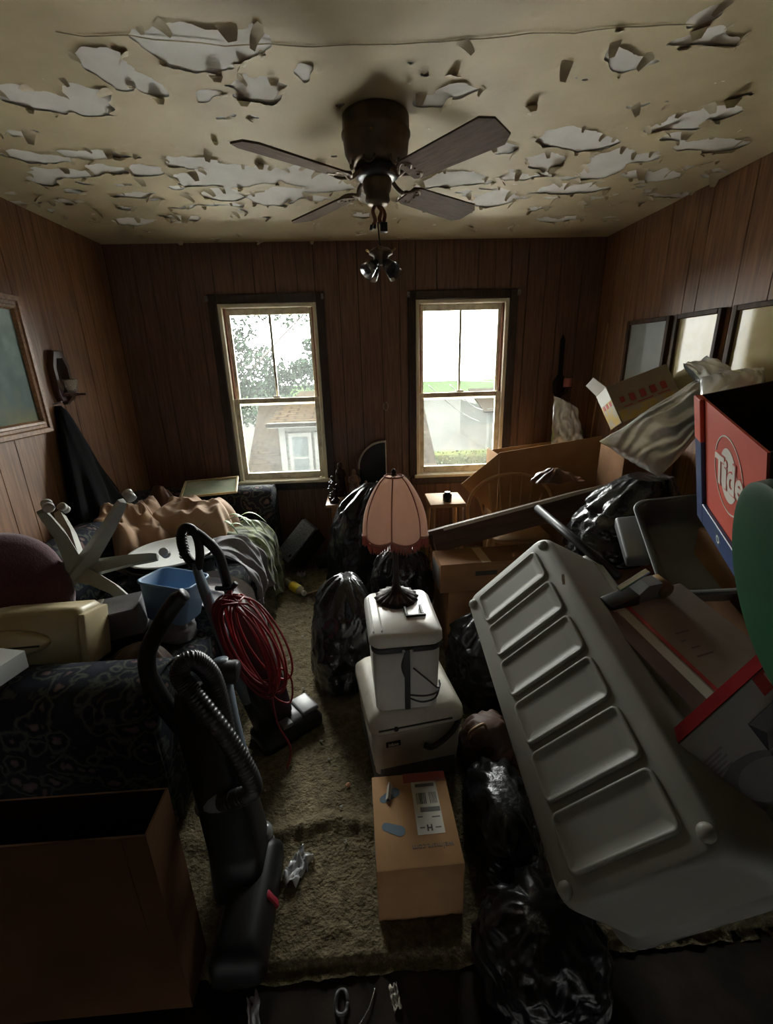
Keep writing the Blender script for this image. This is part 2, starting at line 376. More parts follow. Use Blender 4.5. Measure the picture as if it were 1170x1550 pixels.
def shingle(name, a, b, sx=1):
    m = mat(name, a, .9, spec=0); nt = m.node_tree; p = nt.nodes['Principled BSDF']
    bt = node(m, 'ShaderNodeTexBrick'); bt.inputs['Scale'].default_value = 1; bt.inputs['Brick Width'].default_value = .26; bt.inputs['Row Height'].default_value = .12
    bt.inputs['Mortar Size'].default_value = .018; bt.inputs['Color1'].default_value = (*a, 1); bt.inputs['Color2'].default_value = (*b, 1); bt.inputs['Mortar'].default_value = (*[c * .2 for c in b], 1)
    tc = node(m, 'ShaderNodeTexCoord'); nt.links.new(tc.outputs['Object'], bt.inputs['Vector']); nt.links.new(bt.outputs['Color'], p.inputs['Base Color'])
shingle('shingle_brown', (0.0090, 0.0072, 0.0051), (0.0068, 0.0055, 0.0041)); shingle('shingle_tan', (0.0126, 0.0088, 0.0050), (0.0100, 0.0071, 0.0043))
tag(obj('ground', B(-60, 60, .5, 120, -3.4, -3.2), MAT['grass']), kind='structure')
tag(obj('street', B(-60, 60, 9, 70, -3.2, -3.18), MAT['pavement']), kind='structure')
pr = obj('bounce_slab', B(-8, 8, .17, 2.75, -.20, -.08), MAT['bounce_pale']); pr['kind'] = 'structure'  # unseen slab, added to bounce skylight up onto the ceiling
hs = thing('neighbour_house', 'house with brown shingled roof and a white front bay seen through the window', 'house', (-.3, 5.5, -3.2)); HO = V((-.3, 5.5, -3.2))
def HB(x0, x1, y0, y1, z0, z1): return B(x0 + .3, x1 + .3, y0 - 5.5, y1 - 5.5, z0 + 3.2, z1 + 3.2)
obj('wall', HB(-2.0, 1.1, 3.4, 11.2, -3.2, .02), MAT['siding'], hs)
def slope(name, pts, th, m, parent, off=V((0, 0, 0))):
    P = [V(p) - off for p in pts]; M = frame(P[0], P[1] - P[0], P[3] - P[0]); Mi = M.inverted()
    q = [Mi @ p for p in P]; o = obj(name, prism(NB(), [(p.x, p.y) for p in q], -th, 0), m, parent); o.matrix_local = M; return o
slope('roof', [(-1.80, 3.2, .05), (1.17, 3.2, .05), (1.52, 7.6, .80), (-2.44, 7.6, .80)], .1, MAT['shingle_brown'], hs, HO)
slope('roof', [(1.3, 11.6, .05), (-2.2, 11.6, .05), (-2.44, 7.6, .80), (1.52, 7.6, .80)], .1, MAT['shingle_brown'], hs, HO)
dx0, dx1, dyf = -1.19, -.12, 3.08
obj('bay_wall', HB(dx0, dx1, dyf, 4.6, -3.2, .80), MAT['siding'], hs)
for i in range(14): obj('clapboard', HB(dx0 - .004, dx1 + .004, dyf - .014, dyf, -.62 + i * .10, -.62 + i * .10 + .088), MAT['siding'], hs)
for x_ in (dx0, dx1): obj('corner_board', HB(x_ - .035, x_ + .055, dyf - .03, dyf - .001, -3.2, .80), MAT['trim_white'], hs)
obj('fascia', HB(dx0 - .16, dx1 + .16, dyf - .20, dyf - .15, .76, .83), MAT['trim_white'], hs); obj('soffit', HB(dx0 - .14, dx1 + .14, dyf - .15, dyf, .77, .79), MAT['trim_white'], hs)
slope('bay_roof', [(dx0 - .18, dyf - .21, .82), (dx1 + .18, dyf - .21, .82), (dx1 + .1, 4.9, 1.16), (dx0 + .10, 4.9, 1.16)], .05, MAT['shingle_tan'], hs, HO)
slope('bay_roof', [(dx0 - .18, 5.3, .62), (dx0 - .18, dyf - .21, .82), (dx0 + .10, 4.9, 1.16), (dx0 + .10, 4.95, 1.16)], .05, MAT['shingle_tan'], hs, HO)
for a in (-1.09, -.71):
    wdw = obj('window', HB(a, a + .34, dyf - .05, dyf - .014, -.06, .66), MAT['trim_white'], hs)
    for z0_, z1_ in ((0.0, .27), (.31, .60)): obj('pane', HB(a + .055, a + .285, dyf - .056, dyf - .045, z0_, z1_), MAT['house_glass'], wdw)
def leaves(n, cloud, size, seed):
    rg = random.Random(seed); vs, fs = [], []
    for i in range(n):
        c, rad = cloud[rg.randrange(len(cloud))]
        d = V((rg.gauss(0, 1), rg.gauss(0, 1), rg.gauss(0, 1))).normalized() * rad * (rg.random() ** .45)
        p = V(c) + V((d.x, d.y, d.z * .7)); a = V((rg.gauss(0, 1), rg.gauss(0, 1), rg.gauss(0, 1))).normalized(); b = a.cross(V((rg.gauss(0, 1), rg.gauss(0, 1), 1))).normalized()
        s = size * rg.uniform(.6, 1.3); k = len(vs); vs += [p - a * s, p + b * s * .5, p + a * s, p - b * s * .5]; fs.append((k, k + 1, k + 2, k + 3))
    me = bpy.data.meshes.new('foliage'); me.from_pydata(vs, [], fs); return me
tr_ = thing('leafy_tree', 'tall leafy tree outside, filling the upper sash of one window', 'tree', (-5.0, 13.5, -3.2))
obj('trunk', tube(NB(), spline([(0, 0, 0), (.1, 0, 2), (.0, .1, 4), (-.3, 0, 6.5)], 6), .22, 8), MAT['bark'], tr_)
for k, pth in enumerate(([(0, 0, 3.4), (1.0, -.3, 4.5), (2.2, -.5, 5.6), (3.4, -.6, 6.6)], [(0, .1, 4), (-.8, 0, 5.2), (-1.6, 0, 6.4)], [(.4, -.1, 3.8), (1.3, .2, 4.0), (2.0, .3, 4.6)])):
    obj('branch', tube(NB(), spline(pth, 5), [.07 - .05 * i / (5 * (len(pth) - 1)) for i in range(5 * (len(pth) - 1) + 1)], 6), MAT['bark'], tr_)
rg = random.Random(5)
cl = [((rg.uniform(-1.8, 3.6), rg.uniform(-.8, .8), rg.uniform(3.2, 7.6)), rg.uniform(.35, .75)) for i in range(46)] + [((rg.uniform(-1.8, 3.6), rg.uniform(-.8, .8), rg.uniform(3.0, 4.9)), rg.uniform(.5, .8)) for i in range(26)]
obj('foliage', leaves(12000, cl, .10, 2), MAT['tree_leaf'], tr_, kind='stuff')
bs_ = thing('ivy_bush', 'yellow-green bush growing against the shingled roof outside', 'bush', (-2.42, 2.9, -3.2))
obj('stem', tube(NB(), [(0, 0, 0), (.05, 0, 1.2), (.1, .05, 2.8)], .05, 6), MAT['bark'], bs_)
obj('foliage', leaves(2600, [((.35, 0, 3.2), .22), ((.2, .1, 2.9), .35), ((.45, 0, 2.75), .3), ((-.1, 0, 2.4), .5), ((.2, 0, 1.6), .6)], .035, 3), MAT['bush_leaf'], bs_, kind='stuff')
hd = thing('hedge', 'clipped green hedge beyond the shingled roof, outside', 'hedge', (5.0, 16.5, -3.2))
bm = B(-2.6, 4, -.5, .5, 0, .85, .12, 2); obj('hedge_body', bm, MAT['bush_leaf'], hd)
obj('hedge_leaves', leaves(1500, [((x_, -.3, .6), .55) for x_ in (-2.2, -1.4, -.6, .1, .8, 1.6, 2.4)], .08, 4), MAT['bush_leaf'], hd, kind='stuff')
fh = thing('white_house', 'pale clapboard house corner beyond the hedge outside', 'house', (9.6, 24, -3.2))
obj('wall', B(-2.6, 4, -3, 4, 0, 2.3), MAT['siding'], fh); obj('corner_board', B(-2.66, -2.5, -3.04, -3.001, 0, 2.3), MAT['trim_white'], fh)
slope('roof', [(-2.9, -3.3, 2.2), (4.3, -3.3, 2.2), (4.3, .5, 3.2), (-2.9, .5, 3.2)], .1, MAT['shingle_brown'], fh)
wdw = obj('window', B(-1.9, -1.1, -3.06, -3, .8, 1.9), MAT['trim_white'], fh); obj('pane', B(-1.82, -1.18, -3.07, -3.05, .88, 1.82), MAT['house_glass'], wdw)
for k, (a, b, lb) in enumerate((((-6, 17, 1.6), (14, 17.5, .3), 'topmost overhead utility wire outside, running nearly level'), ((1.75, 8.0, 1.05), (6.4, 20.6, -1.5), 'utility wire slanting down towards the pale house, from the roof edge'),
                             ((2.3, 8, 1.05), (6.6, 20.6, -.9), 'utility wire slanting down towards the pale house, higher of the two'))):
    a = V(a); b = V(b); tag(obj('utility_wire', tube(NB(), [a.lerp(b, i / 12) - V((0, 0, .15 * math.sin(PI * i / 12))) for i in range(13)], .014, 5), MAT['wire']), lb, 'wire', 'overhead wires outside')
dt = thing('distant_tree', 'small faint tree standing far off beyond the street', 'tree', (3.2, 34, -3.2))
obj('trunk', tube(NB(), [(0, 0, 0), (0, 0, 3)], .15, 6), MAT['bark'], dt); obj('foliage', leaves(500, [((0, 0, 4.2), 1.2), ((.4, 0, 5.2), .8)], .25, 9), MAT['tree_leaf'], dt, kind='stuff')
# ---------------------------------------------------------------- ceiling fan
mat('bronze', (.17, .12, .075), .42, .5, col2=(.11, .078, .05), vs=20)
mat('blade_brown', (.15, .102, .072), .7, spec=.06, col2=(.09, .065, .05), vs=7, st=(2, 14, 14))
mat('black_plastic', (.018, .018, .019), .38, col2=(.012, .012, .013), spec=.5)
mat('dark_socket', (.03, .03, .032), .35); mat('wire_red', (.22, .09, .05), .6); mat('tape_grey', (.20, .19, .18), .6)
mat('clear_cup', (.35, .35, .36), .15, trans=.6); mat('brass', (.52, .36, .14), .3, .9)
fan = thing('ceiling_fan', 'dark bronze four-blade ceiling fan with its light kit dangling on a wire', 'ceiling fan', (.1, -1.70, 2.449))
obj('motor_housing', lathe(NB(), [(.112, 0), (.121, -.006), (.122, -.05), (.126, -.056), (.126, -.064), (.121, -.07), (.116, -.115), (.100, -.145), (.070, -.158)], 40), MAT['bronze'], fan, smooth=35)
for k in range(3):
    a = 2 * PI * k / 3 + .35; bm = NB(); bmesh.ops.create_icosphere(bm, subdivisions=2, radius=.007, matrix=Matrix.Translation((.123 * math.cos(a), .123 * math.sin(a), -.085)))
    obj('housing_screw', bm, MAT['brass'], fan, smooth=180)
obj('flywheel', lathe(NB(), [(.068, -.156), (.082, -.162), (.084, -.185), (.060, -.198)], 32), MAT['black_plastic'], fan, smooth=40)
sw = obj('switch_housing', lathe(NB(), [(.052, -.196), (.056, -.205), (.050, -.232), (.044, -.242), (.047, -.262), (.036, -.278), (.0, -.281)], 28, cap=False), MAT['bronze'], fan, smooth=40)
for k in range(6):
    a = 2 * PI * k / 6 + .2
    obj('scroll_ring', tube(NB(), [(V((.094 * math.cos(a), .094 * math.sin(a), -.150)) + .020 * V((math.cos(t) * -math.sin(a), math.cos(t) * math.cos(a), math.sin(t) * .9))) for t in [2 * PI * i / 12 for i in range(13)]], .0045, 6), MAT['bronze'], fan, smooth=180)
for k, ang in enumerate((219, 308, 40, 128)):
    a = R(ang); Mz = Matrix.Rotation(a, 4, 'Z')
    bl = obj('blade', prism(NB(), [(.155, -.046), (.18, -.056), (.52, -.068), (.557, -.040), (.557, .040), (.52, .068), (.18, .056), (.155, .046)], -.003, .003), MAT['blade_brown'], fan, (0, 0, -.212))
    bmesh_m = Matrix.Rotation(R(-13), 4, 'X'); bl.matrix_local = Matrix.Translation((0, 0, -.212)) @ Mz @ bmesh_m
    arm = tube(NB(), spline([(.070, 0, -.178), (.100, .004, -.196), (.125, -.006, -.214), (.155, 0, -.204), (.175, 0, -.206)], 6), [.011] * 13 + [.009] * 12, 8, flat=.7)
    for s in (-1, 1):
        tube(arm, spline([(.125, 0, -.212), (.150, s * .03, -.212), (.180, s * .045, -.212 - s * .010), (.205, s * .028, -.214 - s * .006), (.19, s * .012, -.212)], 6), .0055, 6)
    for sx_, sy_ in ((.185, .03), (.185, -.03), (.2, 0)): bmesh.ops.create_icosphere(arm, subdivisions=1, radius=.006, matrix=Matrix.Translation((sx_, sy_, -.215 - sy_ * .23)))
    bmesh.ops.transform(arm, matrix=Mz, verts=arm.verts)
    obj('blade_arm', arm, MAT['bronze'], fan, smooth=50)
bm = NB()
for pth in ([(.0, 0, -.278), (.012, -.01, -.30), (.004, -.012, -.325), (.014, -.006, -.345)], [(-.01, 0, -.278), (-.02, -.012, -.300), (-.012, -.01, -.33), (-.022, -.004, -.348)], [(.01, .01, -.278), (.026, -.004, -.306), (.02, 0, -.335)]):
    tube(bm, spline(pth, 5), .0075, 6)
obj('loose_wires', bm, MAT['wire_red'], fan, smooth=180)
bm = B(.006, .034, -.028, -.004, -.372, -.338, .004, 2); tube(bm, [(-.026, -.01, -.345), (-.030, -.012, -.362)], .006, 6); tube(bm, [(-.014, -.014, -.345), (-.016, -.016, -.358)], .006, 6)
obj('wire_caps', bm, MAT['dark_socket'], fan, smooth=40)
obj('hanging_wire', tube(NB(), spline([(-.002, -.01, -.335), (.0, -.012, -.38), (.006, -.012, -.42)], 4), .0026, 6), MAT['black_plastic'], fan, smooth=180)
kit = obj('light_kit', lathe(NB(), [(.012, -.418), (.030, -.424), (.046, -.436), (.046, -.444), (.030, -.452), (.026, -.475), (.012, -.482)], 20, (.006, -.012, 0)), MAT['bronze'], fan, smooth=40)
for k in range(4):
    a = 2 * PI * k / 4 + .6; d = V((math.cos(a), math.sin(a), -.75)).normalized(); c = V((.006, -.012, -.456)) + d * .022
    so = obj('lamp_socket', tube(NB(), [c, c + d * .022, c + d * .024, c + d * .05], [.012, .012, .020, .021], 12), MAT['dark_socket'], kit, smooth=40)
    obj('glass_collar', tube(NB(), [c + d * .038, c + d * .052, c + d * .070], [.023, .027, .031], 12, cap=False), MAT['clear_cup'], so, smooth=180)
    e = V((math.cos(a + .78), math.sin(a + .78), 0)); p0 = V((.006, -.012, -.436)) + e * .040
    obj('thumb_screw', tube(NB(), [p0, p0 + e * .018 + V((0, 0, .010))], .0035, 6), MAT['brass'], kit, smooth=180)
# ---------------------------------------------------------------- left wall
mat('oak_frame', (.30, .155, .070), .42, col2=(.17, .08, .035), vs=6, st=(3, 12, 12), bump=.1)
mat('oak_frame_lip', (.42, .27, .14), .4, col2=(.3, .18, .09), vs=9)
m = mat('landscape_print', (.2, .25, .22), .55, spec=.15); nt = m.node_tree; p = nt.nodes['Principled BSDF']
tc = node(m, 'ShaderNodeTexCoord'); sp = node(m, 'ShaderNodeSeparateXYZ'); n1 = node(m, 'ShaderNodeTexNoise'); n1.inputs['Scale'].default_value = 9; n1.inputs['Detail'].default_value = 10
ad = node(m, 'ShaderNodeMath', operation='MULTIPLY_ADD'); ad.inputs[1].default_value = .34
cr = node(m, 'ShaderNodeValToRGB'); els = cr.color_ramp.elements
for pos, c in ((0, (.045, .060, .030)), (.26, (.17, .15, .06)), (.38, (.10, .12, .07)), (.5, (.06, .10, .085)), (.68, (.13, .19, .17)), (.85, (.30, .38, .36)), (1, (.36, .44, .43))):
    e = els[0] if pos == 0 else (els[-1] if pos == 1 else els.new(pos)); e.position = pos; e.color = (*c, 1)
mz = node(m, 'ShaderNodeMapRange'); mz.inputs[1].default_value = -.1; mz.inputs[2].default_value = .9
for a, b in ((tc.outputs['Object'], sp.inputs[0]), (tc.outputs['Object'], n1.inputs['Vector']), (sp.outputs['Z'], mz.inputs[0]), (n1.outputs['Fac'], ad.inputs[0]), (mz.outputs[0], ad.inputs[2]), (ad.outputs[0], cr.inputs[0]), (cr.outputs[0], p.inputs['Base Color'])): nt.links.new(a, b)
pt = thing('framed_landscape', 'framed misty woodland landscape in a wide brown moulding on the panelled wall', 'painting', (XL, -1.52, 1.285))
PW, PH, FW = .98, .70, .075
obj('canvas', B(.008, .014, -PW / 2 + .05, PW / 2 - .05, .05, PH - .05), MAT['landscape_print'], pt)
def mould(L_):
    prof = [(0, 0), (.020, .0), (.030, .006), (.030, .028), (.022, .034), (.022, .048), (.034, .054), (.030, .066), (.016, FW), (0, FW)]
    bm = NB(); return loft(bm, [[(px, -L_ / 2 + py * (1), py) for px, py in prof], [(px, L_ / 2 - py, py) for px, py in prof]])
for L_, M in ((PW, Matrix.Identity(4)), (PW, Matrix.Translation((0, 0, PH)) @ Matrix.Rotation(PI, 4, 'X')),
              (PH, Matrix.Translation((0, PW / 2, PH / 2)) @ Matrix.Rotation(PI / 2, 4, 'X')), (PH, Matrix.Translation((0, -PW / 2, PH / 2)) @ Matrix.Rotation(-PI / 2, 4, 'X'))):
    bm = flipn(mould(L_)); bmesh.ops.transform(bm, matrix=M, verts=bm.verts); obj('frame_rail', bm, MAT['oak_frame'], pt, smooth=30)
# candle sconce with a little arched mirror
mat('dark_wood', (.085, .040, .026), .35, col2=(.05, .022, .015), vs=9, st=(8, 8, 1)); mat('mirror_glass', (.80, .86, .88), .04, 1.0, col2=(.76, .82, .84))
mat('votive_glass', (.80, .74, .68), .08, trans=.75, col2=(.75, .7, .65))
ms = thing('mirror_sconce', 'small dark wooden arched mirror sconce with a glass candle cup', 'sconce', (XL, -.835, 1.44))
def arch(w, h, c, n=4): return [(-w, 0), (w, 0), (w, h - c), (w * .62, h), (-w * .62, h), (-w, h - c)]
o_, i_ = [(-.062, 0), (.062, 0), (.078, .04), (.078, .20), (.040, .285), (-.040, .285), (-.078, .20), (-.078, .04)], [(-.036, .055), (.036, .055), (.046, .075), (.046, .185), (.024, .238), (-.024, .238), (-.046, .185), (-.046, .075)]
bm = NB(); loft(bm, [[(x_, a, b) for a, b in pts] for x_, pts in ((0, o_), (.026, o_), (.034, [(a * .93, .142 + (b - .142) * .95) for a, b in o_]), (.034, [(a * 1.08, .142 + (b - .142) * 1.05) for a, b in i_]), (.010, i_))], cap=False)
obj('mirror_frame', flipn(bm), MAT['dark_wood'], ms, smooth=30)
bm = NB(); prism(bm, i_, .006, .011); bmesh.ops.transform(bm, matrix=Matrix(((0, 0, 1, 0), (1, 0, 0, 0), (0, 1, 0, 0), (0, 0, 0, 1))), verts=bm.verts); obj('mirror', bm, MAT['mirror_glass'], ms)
obj('shelf', prism(NB(), [(0, -.055), (.07, -.045), (.095, 0), (.07, .045), (0, .055)], .030, .046), MAT['dark_wood'], ms)
obj('bracket', loft(NB(), [[(0, -.03, .03), (.07, -.02, .03), (.07, .02, .03), (0, .03, .03)], [(0, -.012, -.02), (.02, -.01, -.02), (.02, .01, -.02), (0, .012, -.02)]]), MAT['dark_wood'], ms)
obj('candle_cup', lathe(NB(), [(.016, .047), (.02, .05), (.03, .075), (.036, .112), (.040, .125), (.036, .122), (.028, .082), (.012, .056)], 18, (.062, .0, 0)), MAT['votive_glass'], ms, smooth=40)
obj('peg', tube(NB(), [(.08, .01, .036), (.125, .018, .036)], .006, 8), MAT['dark_wood'], ms, smooth=40)
# dark coat hanging from a nail
mat('coat_cloth', (.012, .011, .013), .9, col2=(.008, .008, .009), bump=.2, bs=90, spec=.1); mat('coat_blue', (.010, .011, .022), .9, spec=.1, bump=.2, bs=90)
ct = thing('hanging_coat', 'dark coat hanging from a nail on the panelled wall', 'coat', (XL, -.93, .70))
def drape(wid, dep, z0, z1, seed, lean=0, n=44, k=26, yoff=0):
    rings = []
    for j in range(k + 1):
        t = j / k; z = z1 + (z0 - z1) * t; w = wid * (.06 + .94 * t ** .8); d = dep * (.20 + .8 * t ** .6); ring = []
        for i in range(n):
            a = 2 * PI * i / n; f = 1 + .16 * t * math.sin(a * 5 + seed + t * 2) + .10 * t * math.sin(a * 9 + seed * 2 - t * 3) + .10 * noise.noise(V((math.cos(a) * 2, math.sin(a) * 2, t * 4 + seed)))
            ring.append((max(.002, d * .5 + math.cos(a) * d * .5 * f), yoff + lean * t + math.sin(a) * w * .5 * f, z))
        rings.append(ring)
    return loft(NB(), rings)
obj('coat_body', drape(.44, .17, .03, .72, 1.0, .02), MAT['coat_cloth'], ct, smooth=60)
obj('sleeve', drape(.15, .12, .14, .60, 4.0, .17, yoff=.03), MAT['coat_cloth'], ct, smooth=60)
obj('lining', drape(.16, .10, .04, .42, 6.0, .16, yoff=.10), MAT['coat_blue'], ct, smooth=60)
obj('nail', tube(NB(), [(0, 0, .73), (.045, 0, .742)], .004, 6), MAT['tin'], ct)
# ---------------------------------------------------------------- right wall pictures
mat('walnut_frame', (.085, .045, .028), .55, spec=.2, col2=(.045, .025, .016), vs=8, st=(4, 4, 1))
mat('faded_print', (.62, .54, .32), .05, col2=(.52, .43, .24), vs=7, spec=.16); mat('faded_grey', (.42, .46, .46), .05, col2=(.36, .40, .40), vs=7, spec=.5)
for k, (ya, yb, lb) in enumerate(((-.905, -.530, 'dark-framed pale grey picture under glass, hanging nearest the window wall'), (-1.308, -.952, 'dark-framed yellowed picture under glass, hanging between two alike'), (-1.74, -1.38, 'dark-framed yellowed picture under glass, half hidden behind the silver bags'))):
    mm = thing('framed_picture', lb, 'picture', (XR - (.022 if k == 0 else 0), (ya + yb) / 2, 1.27), (0, 0, R(6.5) if k == 0 else 0), group='row of three dark-framed pictures'); w = (yb - ya) / 2; h = .555; f = .026
    obj('glass', B(-.012, -.007, -w + f * .7, w - f * .7, f * .7, h - f * .7), MAT['faded_grey' if k == 0 else 'faded_print'], mm)
    for bx in ((-w, -w + f, 0, h), (w - f, w, 0, h), (-w + f, w - f, 0, f), (-w + f, w - f, h - f, h)): obj('frame_rail', B(-.030, -.001, bx[0], bx[1], bx[2], bx[3], .003, 1), MAT['walnut_frame'], mm, smooth=40)
# dark sconce with a pink candle on the window wall
mat('black_iron', (.014, .012, .012), .5, .4); mat('pink_wax', (.62, .22, .18), .5, col2=(.52, .17, .14))
sn = thing('candle_sconce', 'black iron sconce holding a stubby pink candle', 'sconce', (1.615, -.001, 1.28))
bm = NB(); prism(bm, [(-.045, .06), (0, -.02), (.045, .06), (.055, .14), (.02, .20), (.016, .46), (-.004, .50), (-.02, .46), (-.016, .20), (-.055, .14)], 0, .012, XZ); obj('back_plate', bm, MAT['black_iron'], sn)
obj('arm', tube(NB(), spline([(0, -.01, .06), (.02, -.05, .045), (.035, -.08, .07), (.035, -.08, .095)], 6), .007, 8), MAT['black_iron'], sn, smooth=180)
obj('drip_dish', lathe(NB(), [(.01, .094), (.034, .098), (.040, .106), (.034, .103)], 18, (.035, -.08, 0)), MAT['black_iron'], sn, smooth=40)
obj('candle', lathe(NB(), [(.029, .105), (.031, .110), (.031, .165), (.027, .172), (.008, .170)], 20, (.035, -.08, 0)), MAT['pink_wax'], sn, smooth=40)
tag(obj('wall_hook', tube(NB(), [(.204 + .018 * math.sin(t), -.010, 1.274 + .032 * math.cos(t)) for t in [i * 2 * PI / 20 for i in range(19)]], .0028, 6), MAT['tin'], smooth=180), 'thin wire ring hanging on the wall between the windows', 'hook')
tag(obj('thin_rod', tube(NB(), [(1.862, -.195, 1.84), (1.850, -.19, 1.36), (1.80, -.17, .012)], .006, 8), MAT['oak_frame_lip'], smooth=60), 'thin wooden rod leaning in the corner by the row of pictures', 'rod')
# ---------------------------------------------------------------- bin bags
mat('bag_black', (.010, .010, .011), .24, col2=(.007, .007, .008), bump=.55, bs=14, bdist=.02, spec=.55)
mat('bag_black_b', (.011, .011, .012), .28, col2=(.008, .008, .009), bump=.5, bs=20, bdist=.015, spec=.5)
def bag_mesh(rx, ry, h, seed, lean=(0, 0), amp=.10, top=.3, nk=.10, n=96, k=64, sq=2.6):
    """tied bag standing on z=0; rx, ry half widths"""
    rings = []
    for j in range(k + 1):
        t = j / k
        if t < .10: pr = .70 + .30 * math.sin(t / .10 * PI / 2)
        elif t < 1 - top: pr = 1.0 - .06 * ((t - .1) / (.9 - top)) ** 2
        else:
            s = (t - 1 + top) / top; pr = (.94 - nk) * (math.cos(s * PI / 2) ** .75) + nk
        ring = []
        for i in range(n):
            a = 2 * PI * i / n; c, s_ = math.cos(a), math.sin(a); q = (abs(c) ** sq + abs(s_) ** sq) ** (-1 / sq)
            p = V((c * 1.3, s_ * 1.3, t * 2.4 + seed * 3.7))
            d = amp * (fbm(p * 1.3, 3) * .9 + (ridge(p * 2.3) - .75) * 1.1 + .45 * (ridge(p * 5.1 + V((3, 1, seed))) - .75) + .2 * (ridge(p * 11) - .75))
            if t > 1 - top * .6: d += .10 * math.sin(a * 9 + seed) * pr
            rr = pr * (1 + d); ring.append((rx * q * c * rr + lean[0] * t * t, ry * q * s_ * rr + lean[1] * t * t, max(0, h * t + h * .10 * d * (1 if t > .15 else 0))))
        rings.append(ring)
    return loft(NB(), rings)
def bag(label, loc, rz, *a, m='bag_black', **k):
    o = obj('bin_bag', bag_mesh(*a, **k), MAT[m], None, loc, (0, 0, rz), smooth=180); return tag(o, label, 'bin bag', 'black bin bags in the pile')
bag('tall stuffed black bin bag standing behind the pink-shaded lamp', (-.055, -.72, .005), .3, .235, .21, .80, 1, lean=(.14, .02), top=.34, nk=.25)
bag('squat black bin bag slumped against the white ice chests', (-.155, -1.63, .005), .2, .165, .22, .56, 2, lean=(.05, .04), top=.40, nk=.2)
bag('black bin bag wedged between the lamp and the low cardboard box', (.20, -1.32, .005), 1.0, .165, .18, .60, 3, top=.35, nk=.3)
bag('large black bin bag crumpled against the foot of the tipped storage tote', (.42, -2.93, -.008), .5, .155, .16, .24, 4, top=.5, nk=.35, amp=.15, m='bag_black_b')
bag('black bin bag lying in the dark under the tipped storage tote', (.43, -2.55, .005), 0, .12, .20, .20, 5, top=.5, nk=.4, m='bag_black_b')
bag('black bin bag sagging beneath the long table board', (.62, -1.80, .005), .4, .23, .22, .42, 6, top=.45, nk=.35, m='bag_black_b')
# ---------------------------------------------------------------- ice chests and lamp
mat('white_hdpe', (.66, .65, .61), .38, col2=(.52, .50, .45), vs=5, vdet=8, lo=.25, hi=.55); mat('old_white', (.56, .52, .44), .5, col2=(.32, .28, .22), vs=6, vdet=9, lo=.3, hi=.6)
mat('grey_plastic', (.10, .10, .10), .45); mat('charcoal', (.035, .035, .036), .5); mat('chrome', (.6, .6, .6), .2, 1.0)
mat('print_black', (.012, .012, .012), .5); mat('print_white', (.70, .69, .66), .5, col2=(.64, .63, .60))
c1 = thing('ice_chest', 'clean white ice chest with a dark strap, on top of the other', 'cooler', (.118, -2.19, .372), (0, 0, R(3)))
def shell(w, d, z0, z1, r, taper=0, n=4, bev=.012):
    return loft(NB(), [[(x, y, z) for x, y in rrect(w + e * 2, d + e * 2, max(r + e, .004), n)] for z, e in ((z0, -bev - taper), (z0 + bev, -taper), (z1 - bev, 0), (z1, -bev))])
obj('chest_body', shell(.245, .315, .0, .268, .035, .008), MAT['white_hdpe'], c1, smooth=35)
obj('seal_band', shell(.251, .321, .262, .286, .037, 0, bev=.003), MAT['charcoal'], c1, smooth=35)
lid = obj('lid', shell(.262, .332, .282, .336, .042, -.002, bev=.014), MAT['white_hdpe'], c1, smooth=35)
obj('lid_rib', B(-.118, -.112, -.13, .12, .335, .3395, .002, 1), MAT['white_hdpe'], lid); obj('lid_rib', B(-.088, -.082, -.13, .12, .335, .3395, .002, 1), MAT['white_hdpe'], lid)
bm = NB(); box(bm, .012, .088, -.055, -.045, .336, .346, .002, 1); box(bm, .012, .022, -.045, .02, .336, .346, .002, 1); box(bm, .072, .082, -.045, .02, .336, .346, .002, 1)
obj('lid_handle', bm, MAT['black_plastic'], c1)
def strap_pt(u, v):
    z = .283 - u * .262; w = .010 + (.012 if .10 < u < .45 else 0) * math.sin((u - .1) / .35 * PI) * (1 if v < .5 else 0)
    return V((-.002 + (v - .5) * 2 * w + .012 * (u < .01), -.1625 - .004 * math.sin(u * 3), z))
solid(obj('strap', sheet(NB(), strap_pt, 24, 6), MAT['charcoal'], c1, smooth=180), .003)
for pth in ([(.02, -.166, .20), (.07, -.172, .15), (.112, -.160, .10), (.125, -.12, .10)], [(.008, -.166, .07), (.05, -.172, .055), (.10, -.168, .065), (.125, -.13, .09)], [(.008, -.166, .085), (.06, -.171, .08), (.105, -.165, .085), (.128, -.12, .085)]):
    obj('cord', tube(NB(), spline(pth, 6), .0035, 6), MAT['charcoal'], c1, smooth=180)
for x in (-.014, .014): obj('strap_stud', lathe(NB(), [(.006, 0), (.006, .004), (.003, .006)], 10, (x, -.166, .272)), MAT['white_hdpe'], c1)
c2 = thing('ice_chest', 'grimy white ice chest with a drain plug, standing on the carpet', 'cooler', (.135, -2.145, .006), (0, 0, R(9)))
obj('chest_body', shell(.36, .40, 0, .285, .04, .016), MAT['old_white'], c2, smooth=35)
obj('grey_base', shell(.345, .385, .002, .12, .04, .004), MAT['grey_plastic'], c2, smooth=35)
l2 = obj('lid', loft(NB(), [[(x, y, z) for x, y in rrect(.375 + 2 * e, .415 + 2 * e, .045, 4)] for z, e in ((.287, -.006), (.293, 0), (.325, -.002), (.352, -.022), (.362, -.034))]), MAT['old_white'], c2, smooth=35)
obj('rim_groove', B(-.155, .13, -.2105, -.2065, .309, .314), MAT['charcoal'], l2); obj('latch_stud', lathe(NB(), [(.009, 0), (.010, .006), (.004, .012)], 12), MAT['black_plastic'], l2, (-.09, -.208, .312), (R(90), 0, 0), smooth=40)
lg = obj('badge', B(-.128, -.072, -.2025, -.1965, .222, .245, .001, 1), MAT['print_black'], c2)
